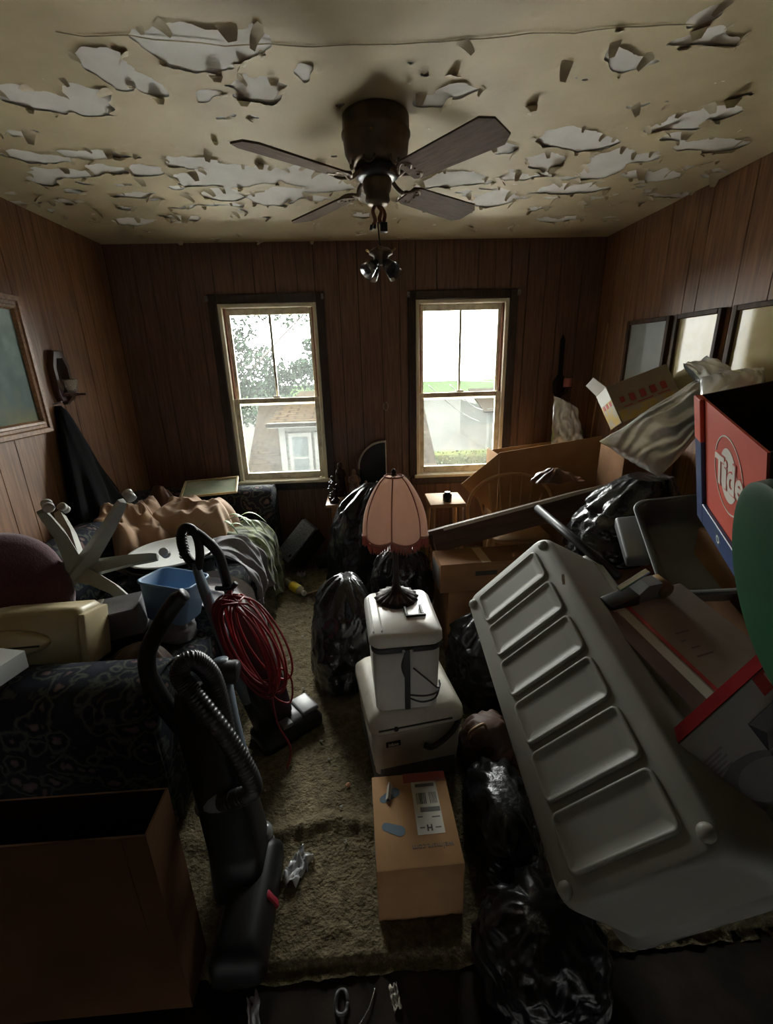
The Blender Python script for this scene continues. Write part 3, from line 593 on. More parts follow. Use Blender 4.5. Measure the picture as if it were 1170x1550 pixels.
text('badge_lettering', 'igloo', .020, MAT['print_white'], lg, Matrix.Translation((-.100, -.2032, .2335)) @ Matrix.Rotation(PI / 2, 4, 'X'), bold=.0006)
obj('side_handle', tube(NB(), spline([(.02, -.206, .205), (.045, -.222, .206), (.09, -.224, .232), (.135, -.214, .262), (.165, -.19, .285)], 6), .013, 10, flat=.7), MAT['charcoal'], c2, smooth=180)
mat('lamp_bronze', (.045, .034, .028), .42, .5, col2=(.028, .02, .016), vs=25, bump=.15); mat('shade_fabric', (.86, .66, .56), .8, col2=(.80, .59, .49), vs=40, sheen=.2)
mat('shade_rib', (.50, .22, .17), .8); mat('fringe_pink', (.56, .17, .12), .8, col2=(.42, .11, .08), vs=30)
m = MAT['shade_fabric']; nt = m.node_tree; tl = node(m, 'ShaderNodeBsdfTranslucent'); tl.inputs[0].default_value = (.90, .66, .54, 1); mx = node(m, 'ShaderNodeMixShader'); mx.inputs[0].default_value = .55
nt.links.new(nt.nodes['Principled BSDF'].outputs[0], mx.inputs[1]); nt.links.new(tl.outputs[0], mx.inputs[2]); nt.links.new(mx.outputs[0], nt.nodes['Material Output'].inputs[0])
lp = thing('table_lamp', 'bronze table lamp with pink scalloped fringed shade standing on the ice chest', 'lamp', (.110, -2.095, .710))
bm = NB(); n = 48
prof = [(.084, 0), (.086, .006), (.070, .014), (.044, .026), (.022, .040), (.014, .060), (.017, .075), (.012, .095), (.0105, .16), (.013, .20), (.010, .215), (.010, .24)]
loft(bm, [[((r + (.004 * math.cos(16 * 2 * PI * i / n) if .03 < r < .09 else 0)) * math.cos(2 * PI * i / n), (r + (.004 * math.cos(16 * 2 * PI * i / n) if .03 < r < .09 else 0)) * math.sin(2 * PI * i / n), z + (.002 * math.cos(16 * 2 * PI * i / n) if .03 < r < .09 else 0)) for i in range(n)] for r, z in prof])
obj('base', bm, MAT['lamp_bronze'], lp, smooth=50)
obj('socket', lathe(NB(), [(.016, .235), (.018, .24), (.018, .29), (.012, .30)], 16), MAT['lamp_bronze'], lp, smooth=40)
NS = 6
def shade_r(t, a):
    base = .034 + (.124 - .034) * (math.sin(t * PI * .5) ** .75)
    ph = (a * NS / (2 * PI)) % 1.0; lobe = math.sin(ph * PI)
    return base * (1 - .10 * t + .10 * t * lobe ** .6)
ro = .35
def shade_pt(u, v):
    a = 2 * PI * u; r = shade_r(v, a); ph = ((a * NS / (2 * PI)) % 1.0)
    return V((r * math.cos(a + ro), r * math.sin(a + ro), .50 - .215 * v - (.014 * math.sin(ph * PI) * max(0, v - .7) / .3)))
sh = obj('lamp_shade', sheet(NB(), shade_pt, 96, 20), MAT['shade_fabric'], lp, smooth=60)
for k in range(NS):
    a = k * 2 * PI / NS + 1e-4
    obj('shade_rib', tube(NB(), [V(((shade_r(v, a) + .001) * math.cos(a + ro), (shade_r(v, a) + .001) * math.sin(a + ro), .50 - .215 * v)) for v in [i / 12 for i in range(13)]], .0026, 6), MAT['shade_rib'], sh, smooth=180)
def edge_ring(z_off, v): return [shade_pt(i / 96, v) + V((0, 0, z_off)) for i in range(97)]
obj('bottom_trim', tube(NB(), edge_ring(0, 1.0), .0042, 6), MAT['shade_rib'], sh, smooth=180); obj('top_trim', tube(NB(), edge_ring(0, 0.0), .0036, 6), MAT['shade_rib'], sh, smooth=180)
bm = NB(); rg = random.Random(4)
for i in range(300):
    p = shade_pt(i / 300, 1.0); L_ = rg.uniform(.026, .042); d = V((rg.uniform(-.003, .003), rg.uniform(-.003, .003), 0)); tube(bm, [p, p + d * .5 - V((0, 0, L_ * .5)), p + d - V((0, 0, L_))], [.0014, .0016, .0011], 4)
obj('fringe', bm, MAT['fringe_pink'], sh, kind='stuff')
obj('finial', lathe(NB(), [(.004, .50), (.012, .503), (.008, .51), (.010, .517), (.003, .528)], 12), MAT['lamp_bronze'], lp, smooth=40)
bm = NB()
for k in range(3): a = k * 2 * PI / 3; tube(bm, [(0, 0, .502), (.030 * math.cos(a), .030 * math.sin(a), .499)], .0018, 5)
tube(bm, [(0, 0, .24), (0, 0, .502)], .0022, 5); obj('shade_carrier', bm, MAT['lamp_bronze'], lp)
# ---------------------------------------------------------------- the cardboard parcel
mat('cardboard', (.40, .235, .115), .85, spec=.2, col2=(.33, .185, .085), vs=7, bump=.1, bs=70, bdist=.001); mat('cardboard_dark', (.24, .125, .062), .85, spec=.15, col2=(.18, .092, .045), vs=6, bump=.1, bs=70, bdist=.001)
mat('spark_blue', (.075, .12, .165), .7, col2=(.06, .10, .14)); mat('label_paper', (.52, .50, .44), .6, col2=(.46, .44, .38)); mat('tape_red', (.26, .025, .018), .4); mat('kraft_tape', (.44, .29, .16), .35, col2=(.40, .26, .14)); mat('grey_ink', (.12, .11, .10), .7)
px = thing('shipping_carton', 'small shipping carton with blue spark marks and a white barcode label', 'cardboard box', (.112, -2.635, .004), (0, 0, R(1)))
obj('carton', B(-.128, .128, -.155, .155, 0, .222, .003, 2), MAT['cardboard'], px, smooth=40)
T = Matrix.Translation
def pill(L_, w, n=8, w2=None):
    w2 = w2 or w; out = [(-L_ / 2 + -w * math.sin(PI * i / n) * 1.0, w * math.cos(PI * i / n)) for i in range(n + 1)]
    return out + [(L_ / 2 + w2 * math.sin(PI * i / n), -w2 * math.cos(PI * i / n)) for i in range(n + 1)]
for (x_, y_, rz_) in ((-.072, .078, 30), (-.070, -.035, -22)):
    bm = prism(NB(), pill(.045, .0135, w2=.017), .0, .0006, T((x_, y_, .2221)) @ Matrix.Rotation(R(rz_), 4, 'Z')); obj('spark_mark', bm, MAT['spark_blue'], px)
for (y_, L_) in ((.085, .05), (-.075, .08)):
    bm = NB(); box(bm, -.1288, -.1279, y_ - L_ / 2, y_ + L_ / 2, .14, .215); obj('spark_mark', bm, MAT['spark_blue'], px)
lbm = obj('shipping_label', B(.005, .090, -.062, .128, .2222, .2227), MAT['label_paper'], px)
bm = NB(); rg = random.Random(2)
x_ = .016
while x_ < .05:
    w = rg.choice((.0012, .002, .003)); box(bm, x_, x_ + w, .038, .078, .2226, .2230); x_ += w + rg.choice((.0012, .002))
x_ = .06
while x_ < .084:
    w = rg.choice((.0012, .002)); box(bm, x_, x_ + w, .038, .078, .2226, .2230); x_ += w + .0018
obj('barcode', bm, MAT['print_black'], lbm, kind='stuff')
obj('printed_band', B(.024, .088, .010, .026, .2226, .2230), MAT['grey_ink'], lbm); obj('printed_band', B(.018, .082, .100, .112, .2226, .2230), MAT['grey_ink'], lbm)
for (x_, y_, w) in ((.02, -.005, .016), (.07, -.008, .026), (.072, -.042, .018), (.022, -.04, .016)): obj('printed_line', B(x_ - w / 2, x_ + w / 2, y_ - .002, y_ + .002, .2226, .2230), MAT['grey_ink'], lbm)
text('label_letter', 'H', .026, MAT['print_black'], lbm, T((.045, -.043, .2229)), bold=.0012)
text('carton_lettering', 'walmart.com', .024, MAT['grey_ink'], px, T((.045, -.097, .2224)) @ Matrix.Rotation(PI, 4, 'Z'))
obj('red_tape', B(-.02, .126, .120, .1555, .2221, .2229), MAT['tape_red'], px)
bm = NB(); sheet(bm, lambda u, v: V((-.078 + .016 * (u - .5) + .010 * v, .085 + .05 * (v - .5), .226 + .022 * (1 - abs(2 * u - 1)) * (.4 + .6 * v))), 6, 6); solid(obj('torn_flap', bm, MAT['label_paper'], px), .001)
# ---------------------------------------------------------------- brown handbag in the dark beside the chest
mat('brown_leather', (.11, .058, .036), .55, col2=(.07, .035, .022), vs=9, bump=.3, bs=40)
hb = thing('leather_handbag', 'slumped brown leather handbag on the carpet beside the grimy ice chest', 'handbag', (.46, -2.24, .012), (0, 0, .3))
obj('bag_body', bag_mesh(.11, .09, .20, 8, top=.45, nk=.5, amp=.14, n=48, k=32), MAT['brown_leather'], hb, smooth=180)
obj('strap', tube(NB(), spline([(-.09, -.02, .15), (-.11, -.05, .22), (-.06, -.06, .25), (-.02, -.03, .18)], 8), .006, 6), MAT['oak_frame_lip'], hb, smooth=180)
# ---------------------------------------------------------------- speaker and litter on the carpet
mat('speaker_grille', (.17, .19, .20), .75, col2=(.06, .066, .07), vs=90, bump=.4, bs=300, bdist=.002)
sp_ = thing('monitor_speaker', 'black wedge loudspeaker tipped against the wall beside the sofa', 'speaker', mtx=frame((-.665, -.40, .150), (.21, .10, .225), (.30, .62, -.66)))
bm = NB(); prism(bm, [(0, -.02), (.34, -.02), (.36, .0), (.33, .17), (.03, .17)], -.085, .085); obj('cabinet', bm, MAT['black_plastic'], sp_)
obj('grille', B(.012, .345, -.032, -.019, -.078, .078, .006, 2), MAT['speaker_grille'], sp_, smooth=40); obj('badge', B(.05, .075, -.0345, -.031, -.06, -.045), MAT['chrome'], sp_)
tag(obj('black_case', B(-.10, .10, -.07, .07, 0, .075, .012, 2), MAT['black_plastic'], loc=(-.33, -.23, .012), rot=(0, 0, .3), smooth=40), 'flat black plastic case on the carpet under the figurine table', 'case')
mat('yellow_label', (.80, .62, .03), .35, col2=(.70, .52, .02)); mat('clear_plastic', (.72, .68, .48), .12, trans=.55, col2=(.66, .6, .42))
bt = thing('yellow_bottle', 'clear plastic bottle with a yellow label lying on the carpet', 'bottle', (-.545, -.68, .050), (R(90), 0, R(38)))
obj('bottle_body', lathe(NB(), [(.026, -.12), (.034, -.115), (.034, .075), (.031, .09), (.015, .108), (.015, .122)], 18), MAT['clear_plastic'], bt, smooth=40)
obj('wrap_label', lathe(NB(), [(.0346, -.03), (.0348, -.025), (.0348, .070), (.0346, .074)], 18, cap=False), MAT['yellow_label'], bt, smooth=40); obj('cap', lathe(NB(), [(.0165, .118), (.0185, .120), (.0185, .138), (.016, .14)], 14), MAT['label_paper'], bt, smooth=40)
mat('stick_wood', (.34, .26, .15), .7)
tag(obj('wooden_stick', tube(NB(), [(-.455, -.745, .022), (-.30, -.66, .026)], .007, 6), MAT['stick_wood']), 'short wooden stick on the carpet beside the yellow bottle', 'stick')
mat('cellophane', (.75, .77, .78), .12, trans=.35, col2=(.6, .62, .64)); mat('paper_bit', (.60, .58, .52), .7); mat('copper', (.45, .22, .12), .35, .8)
def scrap(seed, a, b, amp):
    def fn(u, v):
        p = V((u * 3, v * 3, seed)); return V(((u - .5) * a, (v - .5) * b, amp * (.6 + fbm(p * 1.7, 3))) ) + V((noise.noise(p), noise.noise(p + V((5, 0, 0))), 0)) * amp * .5
    return sheet(NB(), fn, 14, 14)
def litter(name, label, cat, x, y, a, b, amp, m, seed, z=.012, rz=0, grp=None):
    o = obj(name, scrap(seed, a, b, amp), MAT[m], None, (x, y, z), (0, 0, rz), smooth=50); solid(o, .0008); return tag(o, label, cat, grp)
litter('foil_wrapper', 'crumpled shiny clear wrapper on the carpet beside the vacuum cleaner', 'wrapper', -.275, -2.625, .060, .105, .030, 'cellophane', 1, rz=-.5)
litter('foil_wrapper', 'crumpled foil scrap on the carpet in front of the loudspeaker', 'wrapper', -.53, -.42, .06, .05, .03, 'cellophane', 2)
litter('foil_wrapper', 'crinkled clear wrapper lying on the bare floor past the carpet edge', 'wrapper', -.345, -2.975, .03, .10, .02, 'cellophane', 3, z=-.010, rz=.3)
litter('paper_scrap', 'torn white paper scrap on the bare floor past the carpet edge', 'paper', .022, -2.955, .022, .05, .012, 'paper_bit', 4, z=-.010, rz=.2)
litter('paper_scrap', 'small glossy scrap half under the crease near the foil wrapper', 'paper', -.385, -2.70, .02, .035, .010, 'cellophane', 5)
CRUMB = ['tiny paper crumb on the carpet between the copper coin and the shipping carton', 'tiny paper crumb on the carpet between the camouflage jacket and the tall bin bag', 'tiny paper crumb on the carpet next to the squat bin bag, on its window side', 'tiny paper crumb on the carpet just in front of the lavender trousers', 'tiny paper crumb on the carpet between the squat bin bag and the blue-grey vacuum', 'tiny paper crumb on the carpet beside the floor head of the blue-grey vacuum', 'tiny paper crumb on the carpet beside the corner of the grimy ice chest', 'tiny paper crumb on the carpet along the spark-marked edge of the shipping carton', 'tiny paper crumb on the carpet below the hanging slate windbreaker', 'tiny paper crumb on the carpet between the ice chest and the blue-grey vacuum', 'tiny paper crumb on the carpet between the two vacuum cleaners', 'tiny paper crumb on the carpet between the tall and the squat bin bags']
rg = random.Random(8)
for k, (x_, y_) in enumerate(((-.14, -2.42), (-.40, -1.05), (-.33, -1.38), (-.47, -1.5), (-.36, -1.75), (-.30, -1.95), (-.20, -2.2), (-.12, -2.55), (-.42, -1.28), (-.24, -2.1), (-.37, -2.35), (-.28, -1.2))):
    o = obj('paper_crumb', scrap(20 + k, .012, .010, .006), MAT['paper_bit'], None, (x_, y_, .016), (0, 0, k), smooth=50); solid(o, .0006); tag(o, CRUMB[k], 'crumb', 'paper crumbs on the carpet')
tag(obj('coin', lathe(NB(), [(.0085, 0), (.0095, .0004), (.0095, .0014), (.0085, .0018)], 18), MAT['copper'], None, (-.115, -2.33, .020), (.15, .1, 0), smooth=40), 'single copper coin lying on the carpet near the ice chest', 'coin')
tag(obj('bottle_ring', tube(NB(), [(.016 * math.cos(t), .026 * math.sin(t), .004 + .004 * math.sin(3 * t)) for t in [2 * PI * i / 24 for i in range(25)]], .005, 6), MAT['grey_plastic'], None, (-.12, -2.955, -.008), smooth=180), 'dark oval ring lying on the bare floor past the carpet edge', 'ring')
tag(obj('wire_scrap', tube(NB(), spline([(-.085, -3.01, -.006), (-.05, -2.975, -.004), (-.03, -2.93, -.007)], 6), .0018, 5), MAT['chrome'], smooth=180), 'thin bright wire scrap on the bare floor', 'wire')
# ---------------------------------------------------------------- figurine table between the windows
mat('table_wood', (.36, .20, .11), .4, col2=(.24, .12, .06), vs=6, st=(1, 10, 10)); mat('figurine_dark', (.06, .042, .035), .22, col2=(.03, .02, .018), vs=30); mat('figurine_tan', (.30, .19, .11), .3, col2=(.13, .075, .045), vs=25); mat('figurine_white', (.62, .58, .50), .3, col2=(.45, .4, .33), vs=30)
ft = thing('side_table', 'small wooden side table against the wall between the windows', 'table', (.03, -.25, .006))
obj('table_top', B(-.33, .33, -.15, .165, .555, .580, .005, 2), MAT['table_wood'], ft, smooth=40); obj('apron', B(-.29, .29, -.12, .14, .47, .555), MAT['table_wood'], ft)
for sx in (-1, 1):
    for sy in (-.105, .125): obj('leg', loft(NB(), [[(sx * .27 + a * w, sy + b * w, z) for a, b in ((-1, -1), (1, -1), (1, 1), (-1, 1))] for z, w in ((0, .013), (.47, .02))]), MAT['table_wood'], ft)
ZT = .5865
def figure(name, label, loc, h, m, seed, hood=True, k=1.0):
    """robed standing figure on a round plinth"""
    g = thing(name, label, 'figurine', loc, (0, 0, seed), group='figurines on the side table'); n = 22
    prof = [(.30, .0), (.31, .04), (.27, .07), (.25, .09), (.27, .12), (.24, .35), (.21, .52), (.23, .62), (.20, .72), (.10, .79), (.085, .81)]
    obj('robe', loft(NB(), [[(h * k * r * .62 * math.cos(2 * PI * i / n) * (1 + .10 * math.sin(7 * 2 * PI * i / n + seed)) , h * k * r * .5 * math.sin(2 * PI * i / n) * (1 + .10 * math.sin(7 * 2 * PI * i / n + seed)), h * z) for i in range(n)] for r, z in prof]), MAT[m], g, smooth=50)
    bm = NB(); bmesh.ops.create_uvsphere(bm, u_segments=14, v_segments=10, radius=h * .085, matrix=T((0, -h * .01, h * .885)) @ Matrix.Diagonal((.85, .95, 1.15, 1))); obj('head', bm, MAT[m if hood else 'figurine_tan'], g, smooth=180)
    for s in (-1, 1): obj('arm', tube(NB(), spline([(s * h * .13 * k, 0, h * .72), (s * h * .15 * k, -h * .06, h * .58), (s * h * .02, -h * .12, h * .56)], 4), [h * .045] * 5 + [h * .032] * 4, 7), MAT[m], g, smooth=180)
    return g
figure('robed_figurine', 'tan robed figurine with raised hands, beside the quarter-round panel', (-.075, -.22, ZT), .235, 'figurine_tan', .2, k=1.1)
figure('robed_figurine', 'dark tall robed figurine at the back of the side table', (-.190, -.15, ZT), .285, 'figurine_dark', 1.0)
figure('robed_figurine', 'dark shorter robed figurine near the table corner', (-.245, -.26, ZT), .20, 'figurine_dark', 2.0, k=1.2)
figure('robed_figurine', 'small white-headed figurine kneeling before the quarter-round panel', (.015, -.25, ZT), .145, 'figurine_tan', 2.6, k=1.2)
figure('robed_figurine', 'small pale figurine next to the lampshade', (.105, -.24, ZT), .135, 'figurine_white', 3.2, k=1.2)
gl_ = thing('figurine_cluster', 'glossy dark figurine like a leafy candelabrum on the table corner', 'figurine', (-.235, -.345, ZT))
rg = random.Random(6); obj('stem', tube(NB(), spline([(0, 0, 0), (.008, 0, .06), (-.004, .004, .13), (.0, 0, .17)], 5), .010, 8), MAT['figurine_dark'], gl_, smooth=180)
for k in range(16):
    z_ = .02 + k * .0095; a = k * 2.4; r_ = .030 + .012 * math.sin(k)
    bm = NB(); bmesh.ops.create_uvsphere(bm, u_segments=10, v_segments=7, radius=.014, matrix=T((r_ * math.cos(a), r_ * math.sin(a), z_)) @ Matrix.Rotation(a, 4, 'Z') @ Matrix.Diagonal((1.2, .8, .7, 1))); obj('leaf', bm, MAT['figurine_dark'], gl_, smooth=180)
obj('foot', lathe(NB(), [(.035, 0), (.036, .01), (.02, .022), (.01, .03)], 16), MAT['figurine_dark'], gl_, smooth=40)
mat('dark_glass', (.018, .026, .028), .25, col2=(.014, .02, .022)); mat('pale_rim', (.50, .48, .42), .45, col2=(.4, .38, .32))
qp = thing('quarter_round_panel', 'dark quarter-round panel with a pale curved rim standing behind the figurines', 'panel', (.185, -.10, ZT), (R(-4), 0, R(-6)))
arc = [(-.215 * math.sin(t), .20 + .215 * math.cos(t)) for t in [i * PI / 2 / 16 for i in range(17)]]
obj('panel_face', prism(NB(), [(0, 0)] + arc + [(-.215, 0)], 0, .012, XZ), MAT['dark_glass'], qp)
bm = NB(); w = .018
loft(bm, [[(x, -.06, y), (x * 1.0, .012, y), (x - w * .5 * (k > 0), .012, y + w * .6), (x - w * .5 * (k > 0), -.06, y + w * .6)] for k, (x, y) in enumerate(arc)]); obj('curved_rim', flipn(bm), MAT['pale_rim'], qp, smooth=40)
obj('edge_strip', B(0, .006, -.035, .012, 0, .425), MAT['pale_rim'], qp)
tag(obj('picture_stand', prism(NB(), [(-.03, 0), (.05, 0), (.05, .13), (.03, .15), (-.02, .10)], 0, .01, XZ), MAT['speaker_grille'], loc=(.315, -.16, ZT), rot=(R(-8), 0, .2)), 'small grey easel-backed frame behind the lampshade', 'frame')
# ---------------------------------------------------------------- sofa along the left wall
m = mat('sofa_floral', (.03, .03, .036), .9, bump=.2, bs=120, spec=.1); nt = m.node_tree
vo = node(m, 'ShaderNodeTexVoronoi'); vo.inputs['Scale'].default_value = 15; vo.inputs['Randomness'].default_value = 1
nn = node(m, 'ShaderNodeTexNoise'); nn.inputs['Scale'].default_value = 9; nn.inputs['Detail'].default_value = 6
mxv = node(m, 'ShaderNodeMix', data_type='RGBA'); mxv.inputs[0].default_value = .12
cr = node(m, 'ShaderNodeValToRGB'); els = cr.color_ramp.elements
for pos, c in ((0, (.20, .13, .11)), (.20, (.12, .085, .085)), (.28, (.018, .020, .026)), (.42, (.022, .024, .034)), (.52, (.085, .095, .075)), (.62, (.02, .022, .03)), (1, (.03, .032, .045))):
    e = els[0] if pos == 0 else (els[-1] if pos == 1 else els.new(pos)); e.position = pos; e.color = (*c, 1)
tcn = node(m, 'ShaderNodeTexCoord')
for a, b in ((tcn.outputs['Object'], nn.inputs['Vector']), (tcn.outputs['Object'], mxv.inputs[6]), (nn.outputs['Color'], mxv.inputs[7]), (mxv.outputs[2], vo.inputs['Vector']), (vo.outputs['Distance'], cr.inputs[0]), (cr.outputs[0], nt.nodes['Principled BSDF'].inputs['Base Color'])): nt.links.new(a, b)
sf = thing('sofa', 'long dark floral-patterned sofa heaped with clothes along the panelled wall', 'sofa', (-1.225, -1.28, .006)); F_ = MAT['sofa_floral']
obj('sofa_base', B(-.50, .46, -.96, .96, .07, .29, .02, 2), F_, sf, smooth=40)
for k in range(3):
    y_ = -.93 + k * .62
    obj('seat_cushion', B(-.26, .50, y_ + .004, y_ + .616, .285, .435, .05, 4), F_, sf, smooth=50)
    bm = B(-.20, 0, y_ + .004, y_ + .616, 0, .40, .06, 4); bmesh.ops.transform(bm, matrix=T((-.265, 0, .37)) @ Matrix.Rotation(R(-5), 4, 'Y'), verts=bm.verts); obj('back_cushion', bm, F_, sf, smooth=50)
obj('sofa_back', B(-.51, -.40, -.96, .96, .07, .74, .04, 3), F_, sf, smooth=50)
def arm_ring(x, top, y0, y1, infl=0):
    r = (y1 - y0) / 2; c = (y0 + y1) / 2; out = [(x, y0 - infl, .06)]
    for i in range(15): a = PI - PI * i / 14; out.append((x, c + (r + .02 + infl) * math.cos(a) * (1), top - r * .8 + (r * .8 + infl) * math.sin(a)))
    return out + [(x, y1 + infl, .06)]
for y0_, y1_, tp in ((-1.19, -.945, .625), (.945, 1.17, .71)):
    obj('arm', loft(NB(), [arm_ring(x, tp, y0_, y1_, i) for x, i in ((-.51, -.02), (-.49, 0), (.47, 0), (.505, -.008), (.515, -.03))]), F_, sf, smooth=50)
    obj('arm_piping', tube(NB(), [V(p) + V((.0, 0, 0)) for p in arm_ring(.505, tp, y0_, y1_, -.006)], .007, 6), F_, sf, smooth=180)
for x_ in (-.44, .42):
    for y_ in (-1.08, 1.07): obj('leg', lathe(NB(), [(.016, 0), (.024, .07)], 10, (x_, y_, 0)), MAT['dark_wood'], sf)
# ---------------------------------------------------------------- heaps of clothes on it
mat('brown_blanket', (.38, .225, .125), .85, col2=(.27, .155, .08), vs=5, sheen=.3, bump=.25, bs=90); mat('brown_blanket_pale', (.44, .275, .16), .85, col2=(.33, .20, .11), vs=5, sheen=.3, bump=.25, bs=90)
mat('brown_hide', (.15, .065, .035), .35, col2=(.09, .038, .02), vs=9, bump=.4, bs=25)
mat('lavender_cloth', (.40, .375, .385), .75, col2=(.33, .30, .31), sheen=.2, bump=.2, bs=100); mat('slate_cloth', (.17, .165, .175), .7, col2=(.12, .115, .125), sheen=.2, bump=.2, bs=100)
m = mat('camo_cloth', (.16, .19, .085), .85, col2=(.045, .06, .03), vs=16, vdet=2, lo=.47, hi=.53, sheen=.2)
mat('white_plastic', (.70, .71, .69), .35, col2=(.62, .63, .61)); mat('black_tub_plastic', (.02, .02, .021), .4)
def heap(name, label, cat, cx, cy, rx, ry, z0, h, seed, m, sq=3, p=2.4, fold=.10, rz=0, skirt=.12, fdir=0):
    def fn(u, v):
        a = 2 * PI * u; r = v; c, s = math.cos(a), math.sin(a); q = (abs(c) ** sq + abs(s) ** sq) ** (-1 / sq)
        x = rx * q * c * r; y = ry * q * s * r; P = V((x * 3.2, y * 3.2, seed))
        f = (ridge(P * 1.6 + V((0, 0, 1))) - .78) * fold * 1.3 + fbm(P * 1.2, 3) * fold * .7 + .35 * fold * (ridge(P * 4 + V((2, 0, 0))) - .75)
        f += fold * .35 * math.sin((x * math.cos(fdir) + y * math.sin(fdir)) * 38 + 3 * noise.noise(P)) * r
        z = h * (1 - r ** p * 1.0) + f * (1 if r < .98 else .3)
        k = 1 + .10 * noise.noise(V((c * 2, s * 2, seed + 4))) + .06 * math.sin(a * 9 + seed)
        return V((x * k, y * k, max(z, .0)))
    o = obj(name, sheet(NB(), fn, 84, 40), MAT[m], None, (cx, cy, z0), (0, 0, rz), smooth=180); solid(o, .004, 1); return tag(o, label, cat)
heap('brown_blanket', 'smooth brown blanket mounded over the sofa below the framed print', 'blanket', -1.18, -.67, .27, .22, .445, .285, 3, 'brown_blanket_pale', sq=5, p=7, fold=.075, fdir=.3)
heap('brown_blanket', 'crumpled brown blanket bunched against the sofa back', 'blanket', -1.49, -.86, .25, .33, .445, .30, 7, 'brown_blanket', p=3.2, fold=.16)
heap('hide_jacket', 'shiny dark brown hide jacket crumpled on top of the blankets', 'jacket', -1.50, -.47, .17, .13, .58, .28, 12, 'brown_hide', p=1.8, fold=.12)
heap('olive_garment', 'olive drab garment crumpled in front of the brown blankets', 'clothing', -1.30, -1.04, .26, .16, .445, .10, 15, 'camo_cloth', p=2, fold=.06)
def over_edge(name, label, cat, y0, y1, prof, m, seed, fold=.03, th=.004, taper=0):
    pr = spline([V((a, 0, b)) for a, b in prof], 10); n = len(pr) - 1
    def fn(u, v):
        j = v * n; i = min(int(j), n - 1); p = pr[i].lerp(pr[i + 1], j - i); y = y0 + (y1 - y0) * u
        y += taper * (v - .5) * (u - .5) + .02 * noise.noise(V((v * 4, u * 2, seed)))
        P = V((p.x * 2, y * 6, p.z * 2 + seed)); f = fold * ((ridge(P * 1.5) - .72) * 1.6 + .8 * fbm(P * 1.6, 3) + .12 * math.sin(y * 45 + 6 * noise.noise(P)) * v)
        nx = .35 + .65 * v
        return V((p.x + f * nx, y, max(p.z + f * (1.2 - nx) + (-.03 * math.sin(u * PI * 3 + seed) * (v > .9)), .02)))
    o = obj(name, sheet(NB(), fn, 60, 60), MAT[m], smooth=180); solid(o, th, 1); return tag(o, label, cat)
over_edge('camouflage_jacket', 'green camouflage jacket hanging over the sofa edge by the loudspeaker', 'jacket', -.97, -.52, [(-1.12, .50), (-.92, .53), (-.76, .51), (-.67, .40), (-.655, .22), (-.645, .05)], 'camo_cloth', 2, .035)
over_edge('slate_windbreaker', 'dark slate windbreaker crumpled over the sofa edge beside the white tray', 'jacket', -1.38, -1.02, [(-1.00, .55), (-.86, .62), (-.76, .60), (-.675, .49), (-.64, .40), (-.63, .28)], 'slate_cloth', 5, .05)
over_edge('lavender_trousers', 'lavender grey trousers hanging down the sofa front to the carpet', 'trousers', -1.78, -1.41, [(-1.02, .47), (-.88, .53), (-.76, .515), (-.66, .43), (-.615, .28), (-.60, .09)], 'lavender_cloth', 9, .040)
fr_ = thing('framed_print', 'thin blond-framed green print lying on the sofa arm under the window', 'picture', mtx=frame((-1.33, -.515, .715), (.40, .07, .008), (-.03, .30, .055)))
mat('green_print', (.30, .38, .26), .25, col2=(.42, .42, .33), vs=9, vdet=6); mat('blond_wood', (.52, .42, .23), .4)
obj('print', B(.012, .388, .012, .278, .001, .006), MAT['green_print'], fr_)
for bx in ((0, .40, 0, .016), (0, .40, .274, .29), (0, .016, .016, .274), (.384, .40, .016, .274)): obj('frame_rail', B(bx[0], bx[1], bx[2], bx[3], 0, .016, .002, 1), MAT['blond_wood'], fr_)
mat('fern_green', (.13, .19, .08), .6, col2=(.22, .28, .17), vs=12)
fn_ = thing('plastic_foliage', 'spray of pale green artificial leaves strewn over the clothes', 'artificial plant', (-.90, -.80, .60)); rg = random.Random(3)
for k in range(10):
    a = rg.uniform(-.7, .7); L_ = rg.uniform(.10, .19); x0 = rg.uniform(-.22, .12); y0_ = rg.uniform(-.12, .14)
    o = obj('leaf', sheet(NB(), lambda u, v: V((x0 + L_ * u * math.cos(a) - (v - .5) * .026 * math.sin(PI * (u * .94 + .03)) * math.sin(a), y0_ + L_ * u * math.sin(a) + (v - .5) * .026 * math.sin(PI * (u * .94 + .03)) * math.cos(a), .035 * math.sin(u * PI) - .07 * u * u + k * .002 + .004 * abs(v - .5))), 8, 2), MAT['fern_green'], fn_, smooth=180); solid(o, .0012)
bt_ = thing('round_tub', 'black round tub on the sofa under a white round tray', 'tub', (-1.115, -1.27, .445))
obj('tub_wall', lathe(NB(), [(.20, 0), (.215, .01), (.235, .135), (.245, .14), (.245, .148), (.228, .146), (.205, .02), (.0, .018)], 40, cap=False), MAT['black_tub_plastic'], bt_, smooth=40)
for s in (-1, 1): obj('grip', B(s * .27 - .03, s * .27 + .03, -.05, .05, .128, .142, .006, 2), MAT['black_tub_plastic'], bt_)
tag(obj('round_tray', lathe(NB(), [(.0, .006), (.208, .006), (.225, .016), (.238, .018), (.240, .012), (.228, .006), (.212, -.004), (.0, -.004)], 56, cap=False), MAT['white_plastic'], None, (-1.115, -1.25, .600), (R(-1), R(-1), 0), smooth=40), 'wide white round tray lying on the black tub', 'tray')
